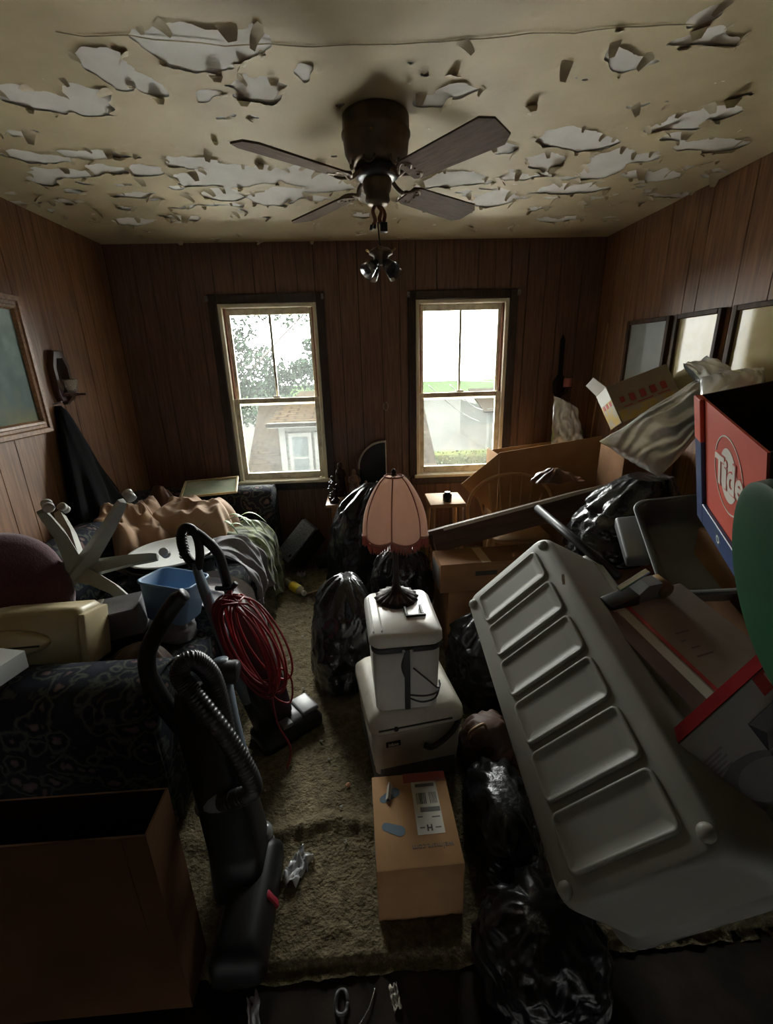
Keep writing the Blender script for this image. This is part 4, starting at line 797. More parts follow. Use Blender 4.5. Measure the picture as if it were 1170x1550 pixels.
# ---------------------------------------------------------------- office chair tipped over on the sofa
mat('chair_grey', (.34, .34, .30), .4, col2=(.27, .27, .24)); mat('caster_grey', (.50, .49, .46), .35); mat('maroon_cloth', (.085, .018, .028), .9, col2=(.06, .012, .02), vs=60, bump=.4, bs=160, sheen=.4)
HUB = V((-1.325, -1.75, .736)); oc = thing('office_chair', 'overturned maroon office chair with its grey star base in the air', 'office chair', HUB)
tips = [V(t) - HUB for t in ((-1.295, -1.90, 1.076), (-1.494, -1.52, .954), (-1.027, -1.80, 1.078), (-.978, -1.70, .770), (-1.066, -1.83, .600))]
AX = V((-.52, -.30, -.30)).normalized()
for k, t_ in enumerate(tips):
    d = t_.normalized(); side = d.cross(AX).normalized(); up = side.cross(d); rings = []
    for s_, w, h in ((.03, .034, .042), (.25, .030, .032), (.6, .025, .024), (.92, .020, .019), (1.0, .015, .015)):
        c = t_ * s_ - AX * (.018 * math.sin(s_ * PI)); rings.append([c + side * (w * a) + up * (h * b) for a, b in ((-1, -.9), (-.55, 1), (.55, 1), (1, -.9))])
    lg_ = obj('star_leg', flipn(loft(NB(), rings)), MAT['chair_grey'], oc)
    e = t_ - AX * .030 + d * .006; cs = obj('caster', tube(NB(), [e - side * .022, e - side * .020, e - side * .004, e - side * .003, e + side * .003, e + side * .004, e + side * .020, e + side * .022], [.016, .021, .021, .015, .015, .021, .021, .016], 16), MAT['caster_grey'], lg_, smooth=40)
obj('hub', tube(NB(), [-AX * .036, -AX * .030, AX * .05, AX * .06], [.030, .042, .044, .036], 18), MAT['chair_grey'], oc, smooth=40)
obj('gas_column', tube(NB(), [AX * .05, AX * .14, AX * .142, AX * .20], [.024, .024, .015, .015], 16), MAT['chair_grey'], oc, smooth=40)
PC = V((-1.495, -1.98, .745)) - HUB; PN = V((.62, -.50, .42)).normalized()
def pad(wx, wy, th, M):
    rings = []
    for s_, k in ((-1, .80), (-.8, .93), (-.3, 1), (.3, 1), (.8, .93), (1, .80)): rings.append([M @ V((x * k, y * k, s_ * th / 2)) for x, y in rrect(wx, wy, min(wx, wy) * .42, 8)])
    rings.append([M @ V((x * .4, y * .4, th * .58)) for x, y in rrect(wx, wy, min(wx, wy) * .42, 8)])
    return loft(NB(), rings)
MP = frame(PC, V((.55, .80, .1)), V((-.35, .1, .9)))
obj('seat_pad', flipn(pad(.50, .50, .10, MP)), MAT['maroon_cloth'], oc, smooth=60)
zc = MP.to_3x3() @ V((0, 0, 1))
obj('seat_plate', pad(.30, .30, .02, MP @ T((0, 0, -.055))), MAT['black_plastic'], oc, smooth=40)
# ---------------------------------------------------------------- plastic things by the near sofa arm
mat('beige_plastic', (.52, .44, .27), .4, col2=(.44, .36, .21), vs=4); mat('pale_grey_plastic', (.62, .65, .63), .35, col2=(.55, .58, .56)); mat('slot_dark', (.03, .025, .018), .7)
bc = thing('beige_lid', 'beige plastic appliance cover with a raised oval on the near sofa arm', 'plastic cover', (-1.305, -2.13, .525), (R(-16), 0, R(3)))
obj('cover_body', loft(NB(), [[(x, y, z) for x, y in rrect(.44 + 2 * e, .16 + 2 * e, .025, 4)] for z, e in ((0, -.012), (.02, 0), (.205, 0), (.222, -.012))]), MAT['beige_plastic'], bc, smooth=35)
ov = [(.165 * math.cos(t) - .055, .108 + .052 * math.sin(t)) for t in [2 * PI * i / 36 for i in range(36)]]
obj('raised_oval', loft(NB(), [[(x * s + (-.055) * (1 - s), -.079 - d, .108 + (z - .108) * s) for x, z in ov] for s, d in ((1, 0), (.97, .016), (.86, .028), (.5, .032))][::-1]), MAT['beige_plastic'], bc, smooth=50)
obj('slot', B(-.20, .085, -.1125, -.105, .096, .103), MAT['slot_dark'], bc); obj('end_cap', B(.212, .238, -.088, .085, -.004, .20, .008, 2), MAT['beige_plastic'], bc, smooth=40)
wp = thing('louvred_panel', 'pale grey louvred plastic panel resting on the near sofa arm', 'plastic panel', (-1.27, -2.355, .634), (0, 0, R(-14)))
obj('panel_body', prism(NB(), [(-.14, 0), (.06, 0), (.095, .02), (.10, .085), (-.14, .085)], -.05, .05, XZ), MAT['pale_grey_plastic'], wp)
for k in range(3): obj('louvre', B(-.13, .09 - k * .012, -.058, -.049, .012 + k * .024, .026 + k * .024, .002, 1, M=None), MAT['pale_grey_plastic'], wp)
db = thing('dark_carton', 'small dark box with a white end wedged beside the blue basin', 'box', (-1.065, -1.915, .445), (R(4), R(-5), R(12)))
obj('box_body', B(-.06, .10, -.075, .075, .09, .215, .004, 1), MAT['slate_cloth'], db); obj('white_end', B(-.098, -.059, -.076, .076, .088, .217, .004, 1), MAT['label_paper'], db); obj('under_box', B(-.09, .10, -.07, .07, 0, .089), MAT['black_plastic'], db)
heap('leather_purse', 'flattened tan leather purse on the sofa behind the black vacuum cleaner', 'purse', -.945, -2.10, .13, .10, .445, .12, 21, 'brown_leather', p=3, fold=.03)
mat('basin_blue', (.23, .38, .58), .4, col2=(.20, .34, .53))
bb = thing('blue_basin', 'light blue plastic basin perched on the sofa seat', 'basin', (-.875, -1.865, .548), (R(-6), R(6), R(-14)))
obj('basin_wall', loft(NB(), [[(x, y, z) for x, y in rrect(.245 - 2 * e, .20 - 2 * e, max(.04 - e * .5, .01), 5)] for z, e in ((.004, .07), (0, .035), (.01, .028), (.175, .007), (.178, 0), (.186, 0), (.188, .004), (.182, .011), (.02, .033), (.012, .05))]), MAT['basin_blue'], bb, smooth=40)
obj('support_towel', heap.__globals__['bag_mesh'](.09, .08, .098, 31, top=.5, nk=.6, n=40, k=20), MAT['slate_cloth'], bb, (0, 0, -.10), smooth=180)
# ---------------------------------------------------------------- upright vacuum cleaners
mat('vac_blue_grey', (.15, .19, .235), .38, col2=(.125, .16, .20)); mat('vac_grey', (.20, .205, .21), .4); mat('vac_black', (.012, .012, .013), .42, spec=.3); mat('hose_black', (.022, .022, .023), .33)
mat('cord_red', (.27, .014, .018), .45, col2=(.20, .010, .013)); mat('vac_bag', (.045, .016, .020), .7, col2=(.03, .011, .014)); mat('clear_dust', (.42, .43, .42), .15, trans=.4); mat('vac_red', (.42, .03, .06), .35)
v1 = thing('upright_vacuum', 'blue-grey upright vacuum cleaner with a red cord wound on its handle', 'vacuum cleaner', (-.42, -2.02, .012))
M1 = Matrix.Rotation(R(38), 4, 'Z')
bm = NB(); loft(bm, [[(x, y, z) for x, y in rrect(.30 - 2 * e, .17 - 2 * e, .03, 4)] for z, e in ((0, .01), (.012, 0), (.045, 0), (.075, .018), (.085, .04))]); bmesh.ops.transform(bm, matrix=T((.02, .0, 0)) @ M1, verts=bm.verts); hd1 = obj('floor_head', bm, MAT['vac_black'], v1, smooth=40)
bm = B(.055, .145, -.055, .07, .070, .094, .012, 3); bmesh.ops.transform(bm, matrix=T((.02, 0, 0)) @ M1, verts=bm.verts); obj('head_cover', bm, MAT['vac_grey'], hd1, smooth=40)
bm = B(-.05, .0, -.07, -.02, .078, .098, .006, 2); bmesh.ops.transform(bm, matrix=T((.02, 0, 0)) @ M1, verts=bm.verts); obj('pedal', bm, MAT['tape_grey'], hd1, smooth=40)
def capsule(pts, rs, ry=1.0, n=18):
    return loft(NB(), [[V(p) + V((r * math.cos(2 * PI * i / n), ry * r * math.sin(2 * PI * i / n), 0)) for i in range(n)] for p, r in zip(pts, rs)])
obj('dust_bag', capsule([(-.02, .02, .07), (-.03, .025, .10), (-.075, .04, .26), (-.12, .06, .42), (-.15, .07, .56), (-.16, .075, .60)], [.055, .075, .095, .095, .075, .03], .8), MAT['vac_bag'], v1, smooth=50)
obj('lower_body', capsule([(-.06, -.02, .06), (-.09, -.02, .16), (-.15, -.02, .34)], [.06, .055, .035]), MAT['vac_black'], v1, smooth=50)
shaft = [(-.120, -.03, .22), (-.150, -.03, .34), (-.185, -.03, .52), (-.222, -.03, .70), (-.242, -.03, .82), (-.250, -.03, .88)]
obj('handle_shaft', tube(NB(), spline(shaft, 5), [.044 - .027 * i / 25 for i in range(26)], 12, flat=.75), MAT['vac_blue_grey'], v1, smooth=60)
obj('handle_grip', tube(NB(), spline([(-.250, -.03, .86), (-.275, -.03, .90), (-.287, -.03, .95), (-.280, -.03, 1.0), (-.258, -.03, 1.022), (-.232, -.03, 1.006), (-.222, -.03, .96), (-.226, -.03, .90), (-.240, -.03, .85)], 6), .0165, 12), MAT['vac_black'], v1, smooth=180)
bm = NB()
for k in range(8):
    t_ = V((-.2815, -.03, .905 + k * .0125)); obj('grip_ridge', tube(NB(), [t_ + V((.018 * math.cos(a), .018 * math.sin(a), .002 * math.sin(a))) for a in [2 * PI * i / 14 for i in range(15)]], .0028, 5), MAT['vac_black'], v1, smooth=180)
bm.free()
obj('rear_brace', tube(NB(), spline([(-.245, -.028, 1.012), (-.20, -.02, .965), (-.165, -.01, .905), (-.155, 0, .82), (-.150, .01, .72)], 6), .020, 10), MAT['vac_black'], v1, smooth=180)
for z_, x_ in ((.745, -.165), (.30, -.05)): obj('cord_hook', tube(NB(), spline([(x_ - .03, .0, z_), (x_ + .03, -.02, z_ + .005), (x_ + .06, -.03, z_ + .03)], 5), .011, 8), MAT['vac_black'], v1, smooth=180)
rg = random.Random(9); pts = []
for k in range(17):
    wx = .060 + .042 * rg.random(); top = .735 + .02 * rg.random(); bot = .30 - .05 * rg.random() + .02 * k % .05; yy = -.07 - .012 * (k % 5) + .01 * rg.random(); cx = -.115 + .0055 * k * (1 if k % 2 else .4)
    for i in range(16):
        a = PI / 2 + 2 * PI * i / 16; s_ = math.sin(a); z_ = (top + bot) / 2 + (top - bot) / 2 * s_
        pts.append((cx + wx * math.cos(a) + .055 * (1 - s_) - .035, yy + .02 * math.cos(a + k), z_))
obj('power_cord', tube(NB(), spline(pts, 2), .0046, 6), MAT['cord_red'], v1, smooth=180)
obj('cord_tail', tube(NB(), spline([(-.04, -.09, .34), (.02, -.10, .26), (.07, -.09, .24), (.075, -.06, .33), (.03, -.08, .40), (.0, -.10, .30), (.01, -.12, .16), (.06, -.15, .05), (.05, -.22, .012)], 6), .0042, 6), MAT['cord_red'], v1, smooth=180)
v2 = thing('upright_vacuum', 'black upright vacuum cleaner with a looped ribbed hose beside the cardboard carton', 'vacuum cleaner', (-.40, -2.68, .012))
def W2L(p): return V(p) - V((-.40, -2.68, .012))
bm = NB(); loft(bm, [[(x, y, z) for x, y in rrect(.15 - 2 * e, .36 - 2 * e, .03, 4, .0, -.06)] for z, e in ((0, .01), (.012, 0), (.06, 0), (.10, .02), (.11, .045))]); obj('floor_head', bm, MAT['vac_black'], v2, smooth=40)
obj('main_body', loft(NB(), [[V((x + cx, y + cy, z)) for x, y in rrect(w, d, .04, 4)] for z, cx, cy, w, d in ((.08, -.035, .02, .15, .20), (.16, -.055, .07, .16, .16), (.34, -.11, .15, .17, .12), (.52, -.17, .215, .15, .10), (.60, -.19, .235, .10, .08))]), MAT['vac_black'], v2, smooth=40)
obj('clear_canister', lathe(NB(), [(.020, 0), (.034, .004), (.037, .045), (.030, .060), (.012, .066)], 20), MAT['clear_dust'], v2, W2L((-.392, -2.575, .085)), smooth=40)
obj('canister_foot', lathe(NB(), [(.030, 0), (.040, .01), (.038, .06), (.03, .066)], 20), MAT['vac_grey'], v2, W2L((-.392, -2.575, .02)), smooth=40)
obj('side_tube', tube(NB(), [W2L((-.515, -2.36, .66)), W2L((-.50, -2.40, .45)), W2L((-.455, -2.48, .22)), W2L((-.44, -2.50, .12))], [.026, .030, .032, .030], 14), MAT['vac_blue_grey'], v2, smooth=60)
obj('tube_collar', tube(NB(), [W2L((-.482, -2.435, .33)), W2L((-.472, -2.45, .295))], .037, 14), MAT['tape_grey'], v2, smooth=40)
obj('motor_cylinder', tube(NB(), [W2L((-.565, -2.385, .625)), W2L((-.56, -2.385, .626)), W2L((-.462, -2.375, .618)), W2L((-.455, -2.375, .617))], [.034, .040, .040, .034], 18), MAT['vac_black'], v2, smooth=40)
obj('handle', tube(NB(), spline([W2L(p) for p in ((-.566, -2.42, .945), (-.60, -2.42, .915), (-.66, -2.42, .835), (-.715, -2.42, .74), (-.725, -2.42, .64), (-.68, -2.44, .54), (-.60, -2.47, .42))], 6), [.022] * 4 + [.027] * 20 + [.030] * 13, 12), MAT['vac_black'], v2, smooth=180)
hp = spline([W2L(p) for p in ((-0.503, -2.600, 0.303), (-0.389, -2.630, 0.369), (-0.378, -2.640, 0.446), (-0.430, -2.620, 0.568), (-0.509, -2.600, 0.710), (-0.548, -2.580, 0.777), (-0.517, -2.560, 0.807), (-0.485, -2.530, 0.733), (-0.482, -2.500, 0.583), (-0.489, -2.480, 0.375))], 44)
obj('ribbed_hose', tube(NB(), hp, [.0275 * (1 + .06 * math.sin(i * PI * .5)) for i in range(len(hp))], 14), MAT['hose_black'], v2, smooth=60)
obj('hose_cuff', tube(NB(), [W2L((-0.563, -2.585, 0.276)), W2L((-0.491, -2.602, 0.310))], .030, 14), MAT['vac_grey'], v2, smooth=40)
obj('wand_clip', B(-.012, .012, -.02, .02, -.02, .03, .004, 2), MAT['chrome'], v2, W2L((-.600, -2.49, .735)), (0, .5, .3), smooth=40)
obj('red_button', B(-.014, .014, -.008, .008, -.035, .035, .008, 2), MAT['vac_red'], v2, W2L((-.332, -2.745, .075)), (R(20), 0, R(-70)), smooth=40)
obj('chrome_rail', tube(NB(), [W2L((-.345, -2.62, .10)), W2L((-.328, -2.84, .04))], .004, 6), MAT['tape_grey'], v2, smooth=180)
# ---------------------------------------------------------------- big open carton in the dark by the doorway
mat('carton_shaded', (.065, .032, .015), .9, spec=.05, col2=(.045, .022, .010), vs=6)  # cardboard with deep shade put into its colour
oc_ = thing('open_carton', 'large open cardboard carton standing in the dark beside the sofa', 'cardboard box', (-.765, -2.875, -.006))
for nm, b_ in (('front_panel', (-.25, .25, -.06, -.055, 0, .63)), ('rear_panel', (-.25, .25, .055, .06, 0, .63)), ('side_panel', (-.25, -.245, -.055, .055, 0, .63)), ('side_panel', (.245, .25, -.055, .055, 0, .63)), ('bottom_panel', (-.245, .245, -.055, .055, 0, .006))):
    obj(nm, B(*b_), MAT['carton_shaded'], oc_)
obj('flap', prism(NB(), [(0, -.05), (-.005, -.05), (-.10, -.05), (-.10, .05), (0, .05)][::1], 0, .004), MAT['carton_shaded'], oc_, (-.25, 0, .63), (0, R(62), 0))
obj('tape_strip', B(.17, .195, -.0615, -.06, .30, .63), MAT['carton_shaded'], oc_)
litter('paper_scrap', 'torn pale paper scrap stuck on the front of the open carton', 'paper', -.94, -2.945, .02, .06, .012, 'paper_bit', 14, z=.30)
# ---------------------------------------------------------------- the pile along the right wall
m = mat('tote_plastic', (.30, .295, .255), .42, col2=(.25, .245, .21), vs=3); nt = m.node_tree
tl = node(m, 'ShaderNodeBsdfTranslucent'); tl.inputs[0].default_value = (.32, .315, .275, 1); mx = node(m, 'ShaderNodeMixShader'); mx.inputs[0].default_value = .25
nt.links.new(nt.nodes['Principled BSDF'].outputs[0], mx.inputs[1]); nt.links.new(tl.outputs[0], mx.inputs[2]); nt.links.new(mx.outputs[0], nt.nodes['Material Output'].inputs[0])
TL_, TW = 1.045, .45
tt = thing('storage_tote', 'long translucent grey storage tote tipped on its side with ribbed base showing', 'storage tote', mtx=frame((.417, -1.989, .622), (.012, -1.0, -.302), (.279, -.053, .35)))
def tring(e, z, r): return [(x, y, z) for x, y in rrect(TL_ + 2 * e, TW + 2 * e, r, 6, TL_ / 2, TW / 2)]
obj('tote_shell', loft(NB(), [tring(-.05, -.002, .03), tring(-.018, 0, .05), tring(-.006, -.005, .055), tring(0, -.018, .06), tring(.022, -.27, .06), tring(.025, -.275, .06), tring(.042, -.277, .06), tring(.042, -.30, .06), tring(.026, -.30, .06), tring(.015, -.27, .055), tring(-.008, -.022, .05), tring(-.03, -.012, .03)]), MAT['tote_plastic'], tt, smooth=40)
for k in range(6):
    x0 = .040 + k * .161; w = .140; outer = rrect(w, .315, .022, 4, x0 + w / 2, TW / 2 - .005)
    def off(d, z): return [(x, y, z) for x, y in rrect(w - 2 * d, .315 - 2 * d, max(.022 - d, .004), 4, x0 + w / 2, TW / 2 - .005)]
    obj('base_rib', loft(NB(), [off(0, -.001), off(.0015, .006), off(.006, .0075), off(.010, .006), off(.015, .0005), off(.04, .0004)]), MAT['tote_plastic'], tt, smooth=60)
for x_, y_ in ((.045, TW - .035), (.045, .030), (TL_ - .045, TW - .035), (TL_ - .045, .035)):
    bm = NB(); bmesh.ops.create_uvsphere(bm, u_segments=16, v_segments=10, radius=.020, matrix=T((x_, y_, 0)) @ Matrix.Diagonal((1, 1, .7, 1))); obj('foot', bm, MAT['tote_plastic'], tt, smooth=180)
# folding table and cartons under the window
mat('table_dark', (.10, .058, .040), .6, spec=.15, col2=(.07, .04, .028), vs=6, st=(1, 8, 8)); mat('edge_pale', (.50, .44, .35), .4)
MT = frame((.344, -1.335, .665), (.98, 0, .232), (-.03, .45, -.185)); ftb = thing('folding_table', 'dark wooden tabletop propped at a slant on cartons under the window', 'table', mtx=MT)
obj('table_top', B(0, 1.02, 0, .46, 0, .022, .003, 1), MAT['table_dark'], ftb); obj('edge_band', B(.10, 1.02, -.007, -.0005, .004, .024, .002, 1), MAT['edge_pale'], ftb)
obj('apron', B(.03, 1.0, .012, .032, -.105, -.001), MAT['table_dark'], ftb); obj('apron', B(.03, .055, .034, .44, -.105, -.001), MAT['table_dark'], ftb)
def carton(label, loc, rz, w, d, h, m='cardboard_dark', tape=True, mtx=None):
    t = thing('carton', label, 'cardboard box', loc, (0, 0, rz), mtx=mtx)
    obj('carton_body', B(-w / 2, w / 2, -d / 2, d / 2, 0, h, .004, 2), MAT[m], t, smooth=40)
    for s in (-1, 1): obj('flap', B(min(s * .002, s * (w / 2 - .004)), max(s * .002, s * (w / 2 - .004)), -d / 2 + .002, d / 2 - .002, h, h + .004), MAT[m], t)
    if tape: obj('tape_strip', B(-.025, .025, -d / 2 - .001, d / 2 + .001, h + .0045, h + .0055), MAT['kraft_tape'], t)
    return t
lc = carton('cardboard carton with a printed end carrying the slanted tabletop', (.625, -1.455, .425), R(3), .50, .20, .16)
obj('printed_end', B(-.253, -.2505, -.08, .08, .02, .14), MAT['grey_ink'], lc); obj('hand_hole', B(-.06, .06, -.1025, -.1005, .09, .115), MAT['slot_dark'], lc)
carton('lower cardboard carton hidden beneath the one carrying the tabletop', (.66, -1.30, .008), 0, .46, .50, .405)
bt2 = thing('big_carton', 'big flattened cardboard carton with a flap open, standing beneath the window', 'cardboard box', (0, 0, 0))
bt2.location = (1.32, -.42, .008)
def pan(name, poly, M, th=.005): return obj(name, prism(NB(), poly, 0, th, M), MAT['cardboard'], bt2)
pan('front_panel', [(-.35, 0), (.36, 0), (.38, 1.065), (-.35, .972)], T((0, -.175, 0)) @ XZ)
pan('flap', [(-.35, .972), (-.352, .50), (-.42, .56), (-.615, .735)], T((0, -.175, 0)) @ XZ @ T((-.35, 0, 0)) @ Matrix.Rotation(R(-14), 4, 'Y') @ T((.35, 0, 0)))
pan('rear_panel', [(-.35, 0), (.36, 0), (.38, 1.0), (-.35, .93)], T((0, .15, 0)) @ XZ)
for x_ in (-.35, .355): obj('side_panel', B(x_, x_ + .005, -.17, .145, 0, .95), MAT['cardboard'], bt2)
obj('shoe_boxes', B(-.30, .33, -.15, .12, .02, .60), MAT['cardboard_dark'], bt2)
mat('blond_pine', (.46, .29, .15), .65, spec=.15, col2=(.42, .26, .13), vs=6, st=(1, 9, 9))
bw = thing('bow_back_chair', 'blond bow-back wooden chair wedged in front of the big carton', 'chair', (1.06, -.78, .008))
obj('seat', loft(NB(), [[(x, y, z) for x, y in rrect(.40 - 2 * e, .38 - 2 * e, .08, 5)] for z, e in ((.415, .03), (.42, .01), (.44, 0), (.45, .008), (.447, .06))]), MAT['blond_pine'], bw, smooth=40)
bow = spline([(-.305, .13, .45), (-.315, .15, .58), (-.27, .165, .70), (-.16, .175, .785), (0, .18, .815), (.16, .175, .785), (.27, .165, .70), (.315, .15, .58), (.305, .13, .45)], 6)
obj('bow', tube(NB(), bow, .0125, 10), MAT['blond_pine'], bw, smooth=180)
for k in range(7):
    x_ = -.24 + .08 * k; zt = .815 - .27 * (abs(x_) / .3) ** 2.6 - .01
    obj('spindle', tube(NB(), [(x_ * .72, .14, .445), (x_ * .9, .162, .60), (x_, .176, zt)], [.006, .0085, .006], 8), MAT['blond_pine'], bw, smooth=180)
for sx in (-1, 1): obj('arm_post', tube(NB(), [(sx * .17, .12, .44), (sx * .305, .13, .45)], .011, 8), MAT['blond_pine'], bw, smooth=180)
for sx in (-1, 1):
    for sy in (-1, 1): obj('leg', tube(NB(), [(sx * .19, sy * .18, 0), (sx * .16, sy * .15, .2), (sx * .14, sy * .13, .42)], [.012, .017, .013], 8), MAT['blond_pine'], bw, smooth=180)
obj('stretcher', tube(NB(), [(-.17, 0, .2), (.17, 0, .2)], .009, 8), MAT['blond_pine'], bw, smooth=180)
st_ = thing('wooden_stool', 'pale square wooden stool half hidden behind the lampshade', 'stool', (.595, -.52, .008))
obj('seat', B(-.13, .13, -.15, .15, .60, .63, .008, 2), MAT['blond_pine'], st_, smooth=40)
for sx in (-1, 1):
    for sy in (-1, 1): obj('leg', tube(NB(), [(sx * .12, sy * .13, 0), (sx * .10, sy * .11, .60)], [.014, .017], 8), MAT['blond_pine'], st_, smooth=180)
obj('stretcher', tube(NB(), [(-.115, -.12, .2), (.115, -.12, .2)], .009, 8), MAT['blond_pine'], st_, smooth=180); obj('stretcher', tube(NB(), [(-.115, .12, .2), (.115, .12, .2)], .009, 8), MAT['blond_pine'], st_, smooth=180)
tag(obj('glass_jar', lathe(NB(), [(.03, 0), (.033, .005), (.033, .05), (.02, .06), (.022, .07), (.016, .07)], 16), MAT['dark_glass'], None, (.60, -.60, .6385), smooth=40), 'small dark jar standing on the pale stool', 'jar')
tag(obj('black_pole', tube(NB(), [(.835, -1.66, .915), (.975, -2.16, .785)], .019, 12), MAT['black_plastic'], smooth=40), 'black pole lying along the top edge of the tipped tote', 'pole')
# supporting cartons against the right wall
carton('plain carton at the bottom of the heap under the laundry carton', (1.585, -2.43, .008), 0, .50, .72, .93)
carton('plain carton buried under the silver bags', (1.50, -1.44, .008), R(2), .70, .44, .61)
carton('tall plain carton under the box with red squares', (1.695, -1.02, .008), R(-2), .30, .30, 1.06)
# ---------------------------------------------------------------- silver bags
m = mat('silver_film', (.92, .93, .93), .24, .62, col2=(.82, .83, .83), coat=.5, bump=.12, bs=12, bdist=.01); mat('black_film', (.012, .012, .013), .25, bump=.4, bs=14, bdist=.015)
def pillow(name, label, mtx, L_, W_, th, seed, taper=.0, crinkle=.012, grp='silver film bags on the heap'):
    t = thing(name, label, 'bag', mtx=mtx, group=grp)
    def side(sg):
        def fn(u, v):
            w = W_ * (1 - taper * u); y = v * w; e = (math.sin(PI * min(max(u, .0), 1)) ** .45) * (math.sin(PI * v) ** .5)
            P = V((u * L_ * 5.5, y * 4.5, seed)); f = crinkle * ((ridge(P * 1.2) - .72) * 2.2 + fbm(P * 2, 3) * .9 + .8 * (ridge(V((P.x * .5, P.y * 3, seed + 3))) - .7)) * (.35 + .65 * e)
            q = (v * 5 + 1.3 * noise.noise(V((u * 3, v * 2, seed))) + .6 * u) % 1.0; f += crinkle * 2.1 * (1 - abs(2 * q - 1) - .5) * (.4 + .6 * e) * (.6 + .8 * noise.noise(V((u * 4, v * 6, seed + 9))))
            return V((u * L_ + .01 * noise.noise(P), y + .012 * noise.noise(P + V((7, 0, 0))), sg * th * .5 * e + f))
        return sheet(NB(), fn, 70, 44)
    obj('silver_face', side(1), MAT['silver_film'], t, smooth=180); bm = side(-1); bmesh.ops.reverse_faces(bm, faces=bm.faces); bmesh.ops.translate(bm, vec=(0, 0, -.002), verts=bm.verts); obj('black_back', bm, MAT['black_film'], t, smooth=180)
    return t
pillow('silver_bag', 'long silver film bag sloping up from the brown carton to the framed pictures', frame((1.395, -1.70, 1.055), (.41, .10, .38), (-.27, .10, -.075)), .63, .33, .11, 2, taper=.5, crinkle=.015)
pillow('silver_bag', 'silver film bag bulging behind the open laundry carton', frame((1.66, -2.02, 1.24), (.12, .30, .27), (-.25, .14, -.06)), .46, .28, .12, 6, taper=.2, crinkle=.008)
pillow('silver_bag', 'crumpled silver film bag crowning the heap by the framed pictures', frame((1.80, -1.66, 1.42), (-.02, .32, .18), (-.25, .05, .02)), .30, .15, .10, 9, crinkle=.02)
bag('shiny black film bag sagging beneath the long silver bag', (1.27, -1.62, .625), .3, .25, .20, .40, 14, lean=(.18, 0), top=.6, nk=.4, amp=.10, m='bag_black')
heap('brown_wrapper', 'crumpled brown plastic wrapper on the slanted tabletop', 'wrapper', 1.16, -1.14, .16, .07, .905, .075, 33, 'brown_hide', p=1.8, fold=.05, rz=.2)
# box with red squares
mat('carton_white', (.62, .60, .55), .5, col2=(.55, .53, .48)); mat('print_red', (.42, .045, .04), .5, col2=(.36, .035, .03)); mat('popcorn_print', (.52, .36, .10), .5, col2=(.40, .34, .26), vs=22, vdet=4, lo=.42, hi=.55)
mat('buff_card', (.34, .27, .19), .7, col2=(.29, .225, .155))
MP2 = frame((1.394 + .113, -1.15, 1.444 - .206), (.343, 0, .12), (0, .2, -.10)); pb = thing('snack_carton', 'open snack carton with a row of red squares, tilted among the silver bags', 'cardboard box', mtx=MP2)
obj('carton_body', B(0, .364, 0, .16, 0, .232, .002, 1), MAT['buff_card'], pb); obj('printed_side', B(-.002, -.0005, .004, .156, .004, .15), MAT['popcorn_print'], pb); obj('white_side', B(-.002, -.0005, .004, .156, .151, .229), MAT['carton_white'], pb)
obj('printed_front', B(.004, .36, -.0020, -.0005, .003, .072), MAT['popcorn_print'], pb)
for k in range(5): obj('red_square', B(.036 + k * .062 + (.006 if k == 0 else 0), .036 + k * .062 + .031, -.0022, -.0005, .10 + (.012 if k == 0 else 0), .145), MAT['print_red'], pb)
for k in range(3): obj('red_square', B(-.0035, -.0021, .02 + k * .045, .045 + k * .045, .118, .146), MAT['print_red'], pb)
for x_, w in ((.05, .05), (.13, .09), (.25, .07)): obj('printed_line', B(x_, x_ + w, -.0022, -.0005, .080, .086), MAT['print_red'], pb)
obj('open_flap', prism(NB(), [(0, 0), (.15, 0), (.14, .09), (.01, .09)], 0, .003, Matrix(((0, 0, 1, 0), (1, 0, 0, 0), (0, 1, 0, 0), (0, 0, 0, 1)))), MAT['carton_white'], pb, (-.001, .005, .232), (0, R(-24), 0))
mat('green_film', (.28, .36, .14), .35, col2=(.20, .27, .09))
gb = thing('snack_bag', 'torn silver-lined green snack bag poking above the big carton', 'snack bag', mtx=frame((1.41, -.44, .93), (.25, -.04, .02), (.10, .05, .28)))
def crisp(sg, amp=.012): return sheet(NB(), lambda u, v: V((u * .25 * (1 - .35 * v) + .04 * v + .01 * noise.noise(V((v * 6, u * 3, 1))), v * .42 - .10 * v * u, sg * .022 * math.sin(PI * u) * (.3 + .7 * v) + amp * fbm((u * 6, v * 6, 3 + sg), 3))), 26, 26)
solid(obj('silver_lining', crisp(1), MAT['silver_film'], gb, smooth=180), .001); solid(obj('green_outside', crisp(-1), MAT['green_film'], gb, smooth=180), .001)
# ---------------------------------------------------------------- laundry carton
mat('tide_red', (.52, .07, .035), .5, col2=(.46, .055, .028), vs=5); mat('tide_blue', (.020, .045, .14), .45, col2=(.015, .033, .10)); mat('carton_inside', (.06, .045, .035), .9); mat('logo_white', (.62, .58, .52), .55, col2=(.56, .52, .46))
WT, HT, DT = .50, .42, .26
td = thing('laundry_carton', 'open red and blue detergent carton with a round white logo', 'cardboard box', mtx=frame((1.145, -2.30, 1.08), (-.19, -.49, -.09), (-.114, -.03, .41)))
obj('front_panel', B(0, WT, 0, HT, -.006, 0), MAT['tide_red'], td); obj('rear_panel', B(0, WT, 0, HT, -DT, -DT + .006), MAT['carton_inside'], td)
obj('side_panel', B(0, .006, 0, HT, -DT + .006, -.006), MAT['carton_inside'], td); obj('side_panel', B(WT - .006, WT, 0, HT, -DT + .006, -.006), MAT['carton_inside'], td); obj('bottom_panel', B(.006, WT - .006, 0, .006, -DT + .006, -.006), MAT['carton_inside'], td)
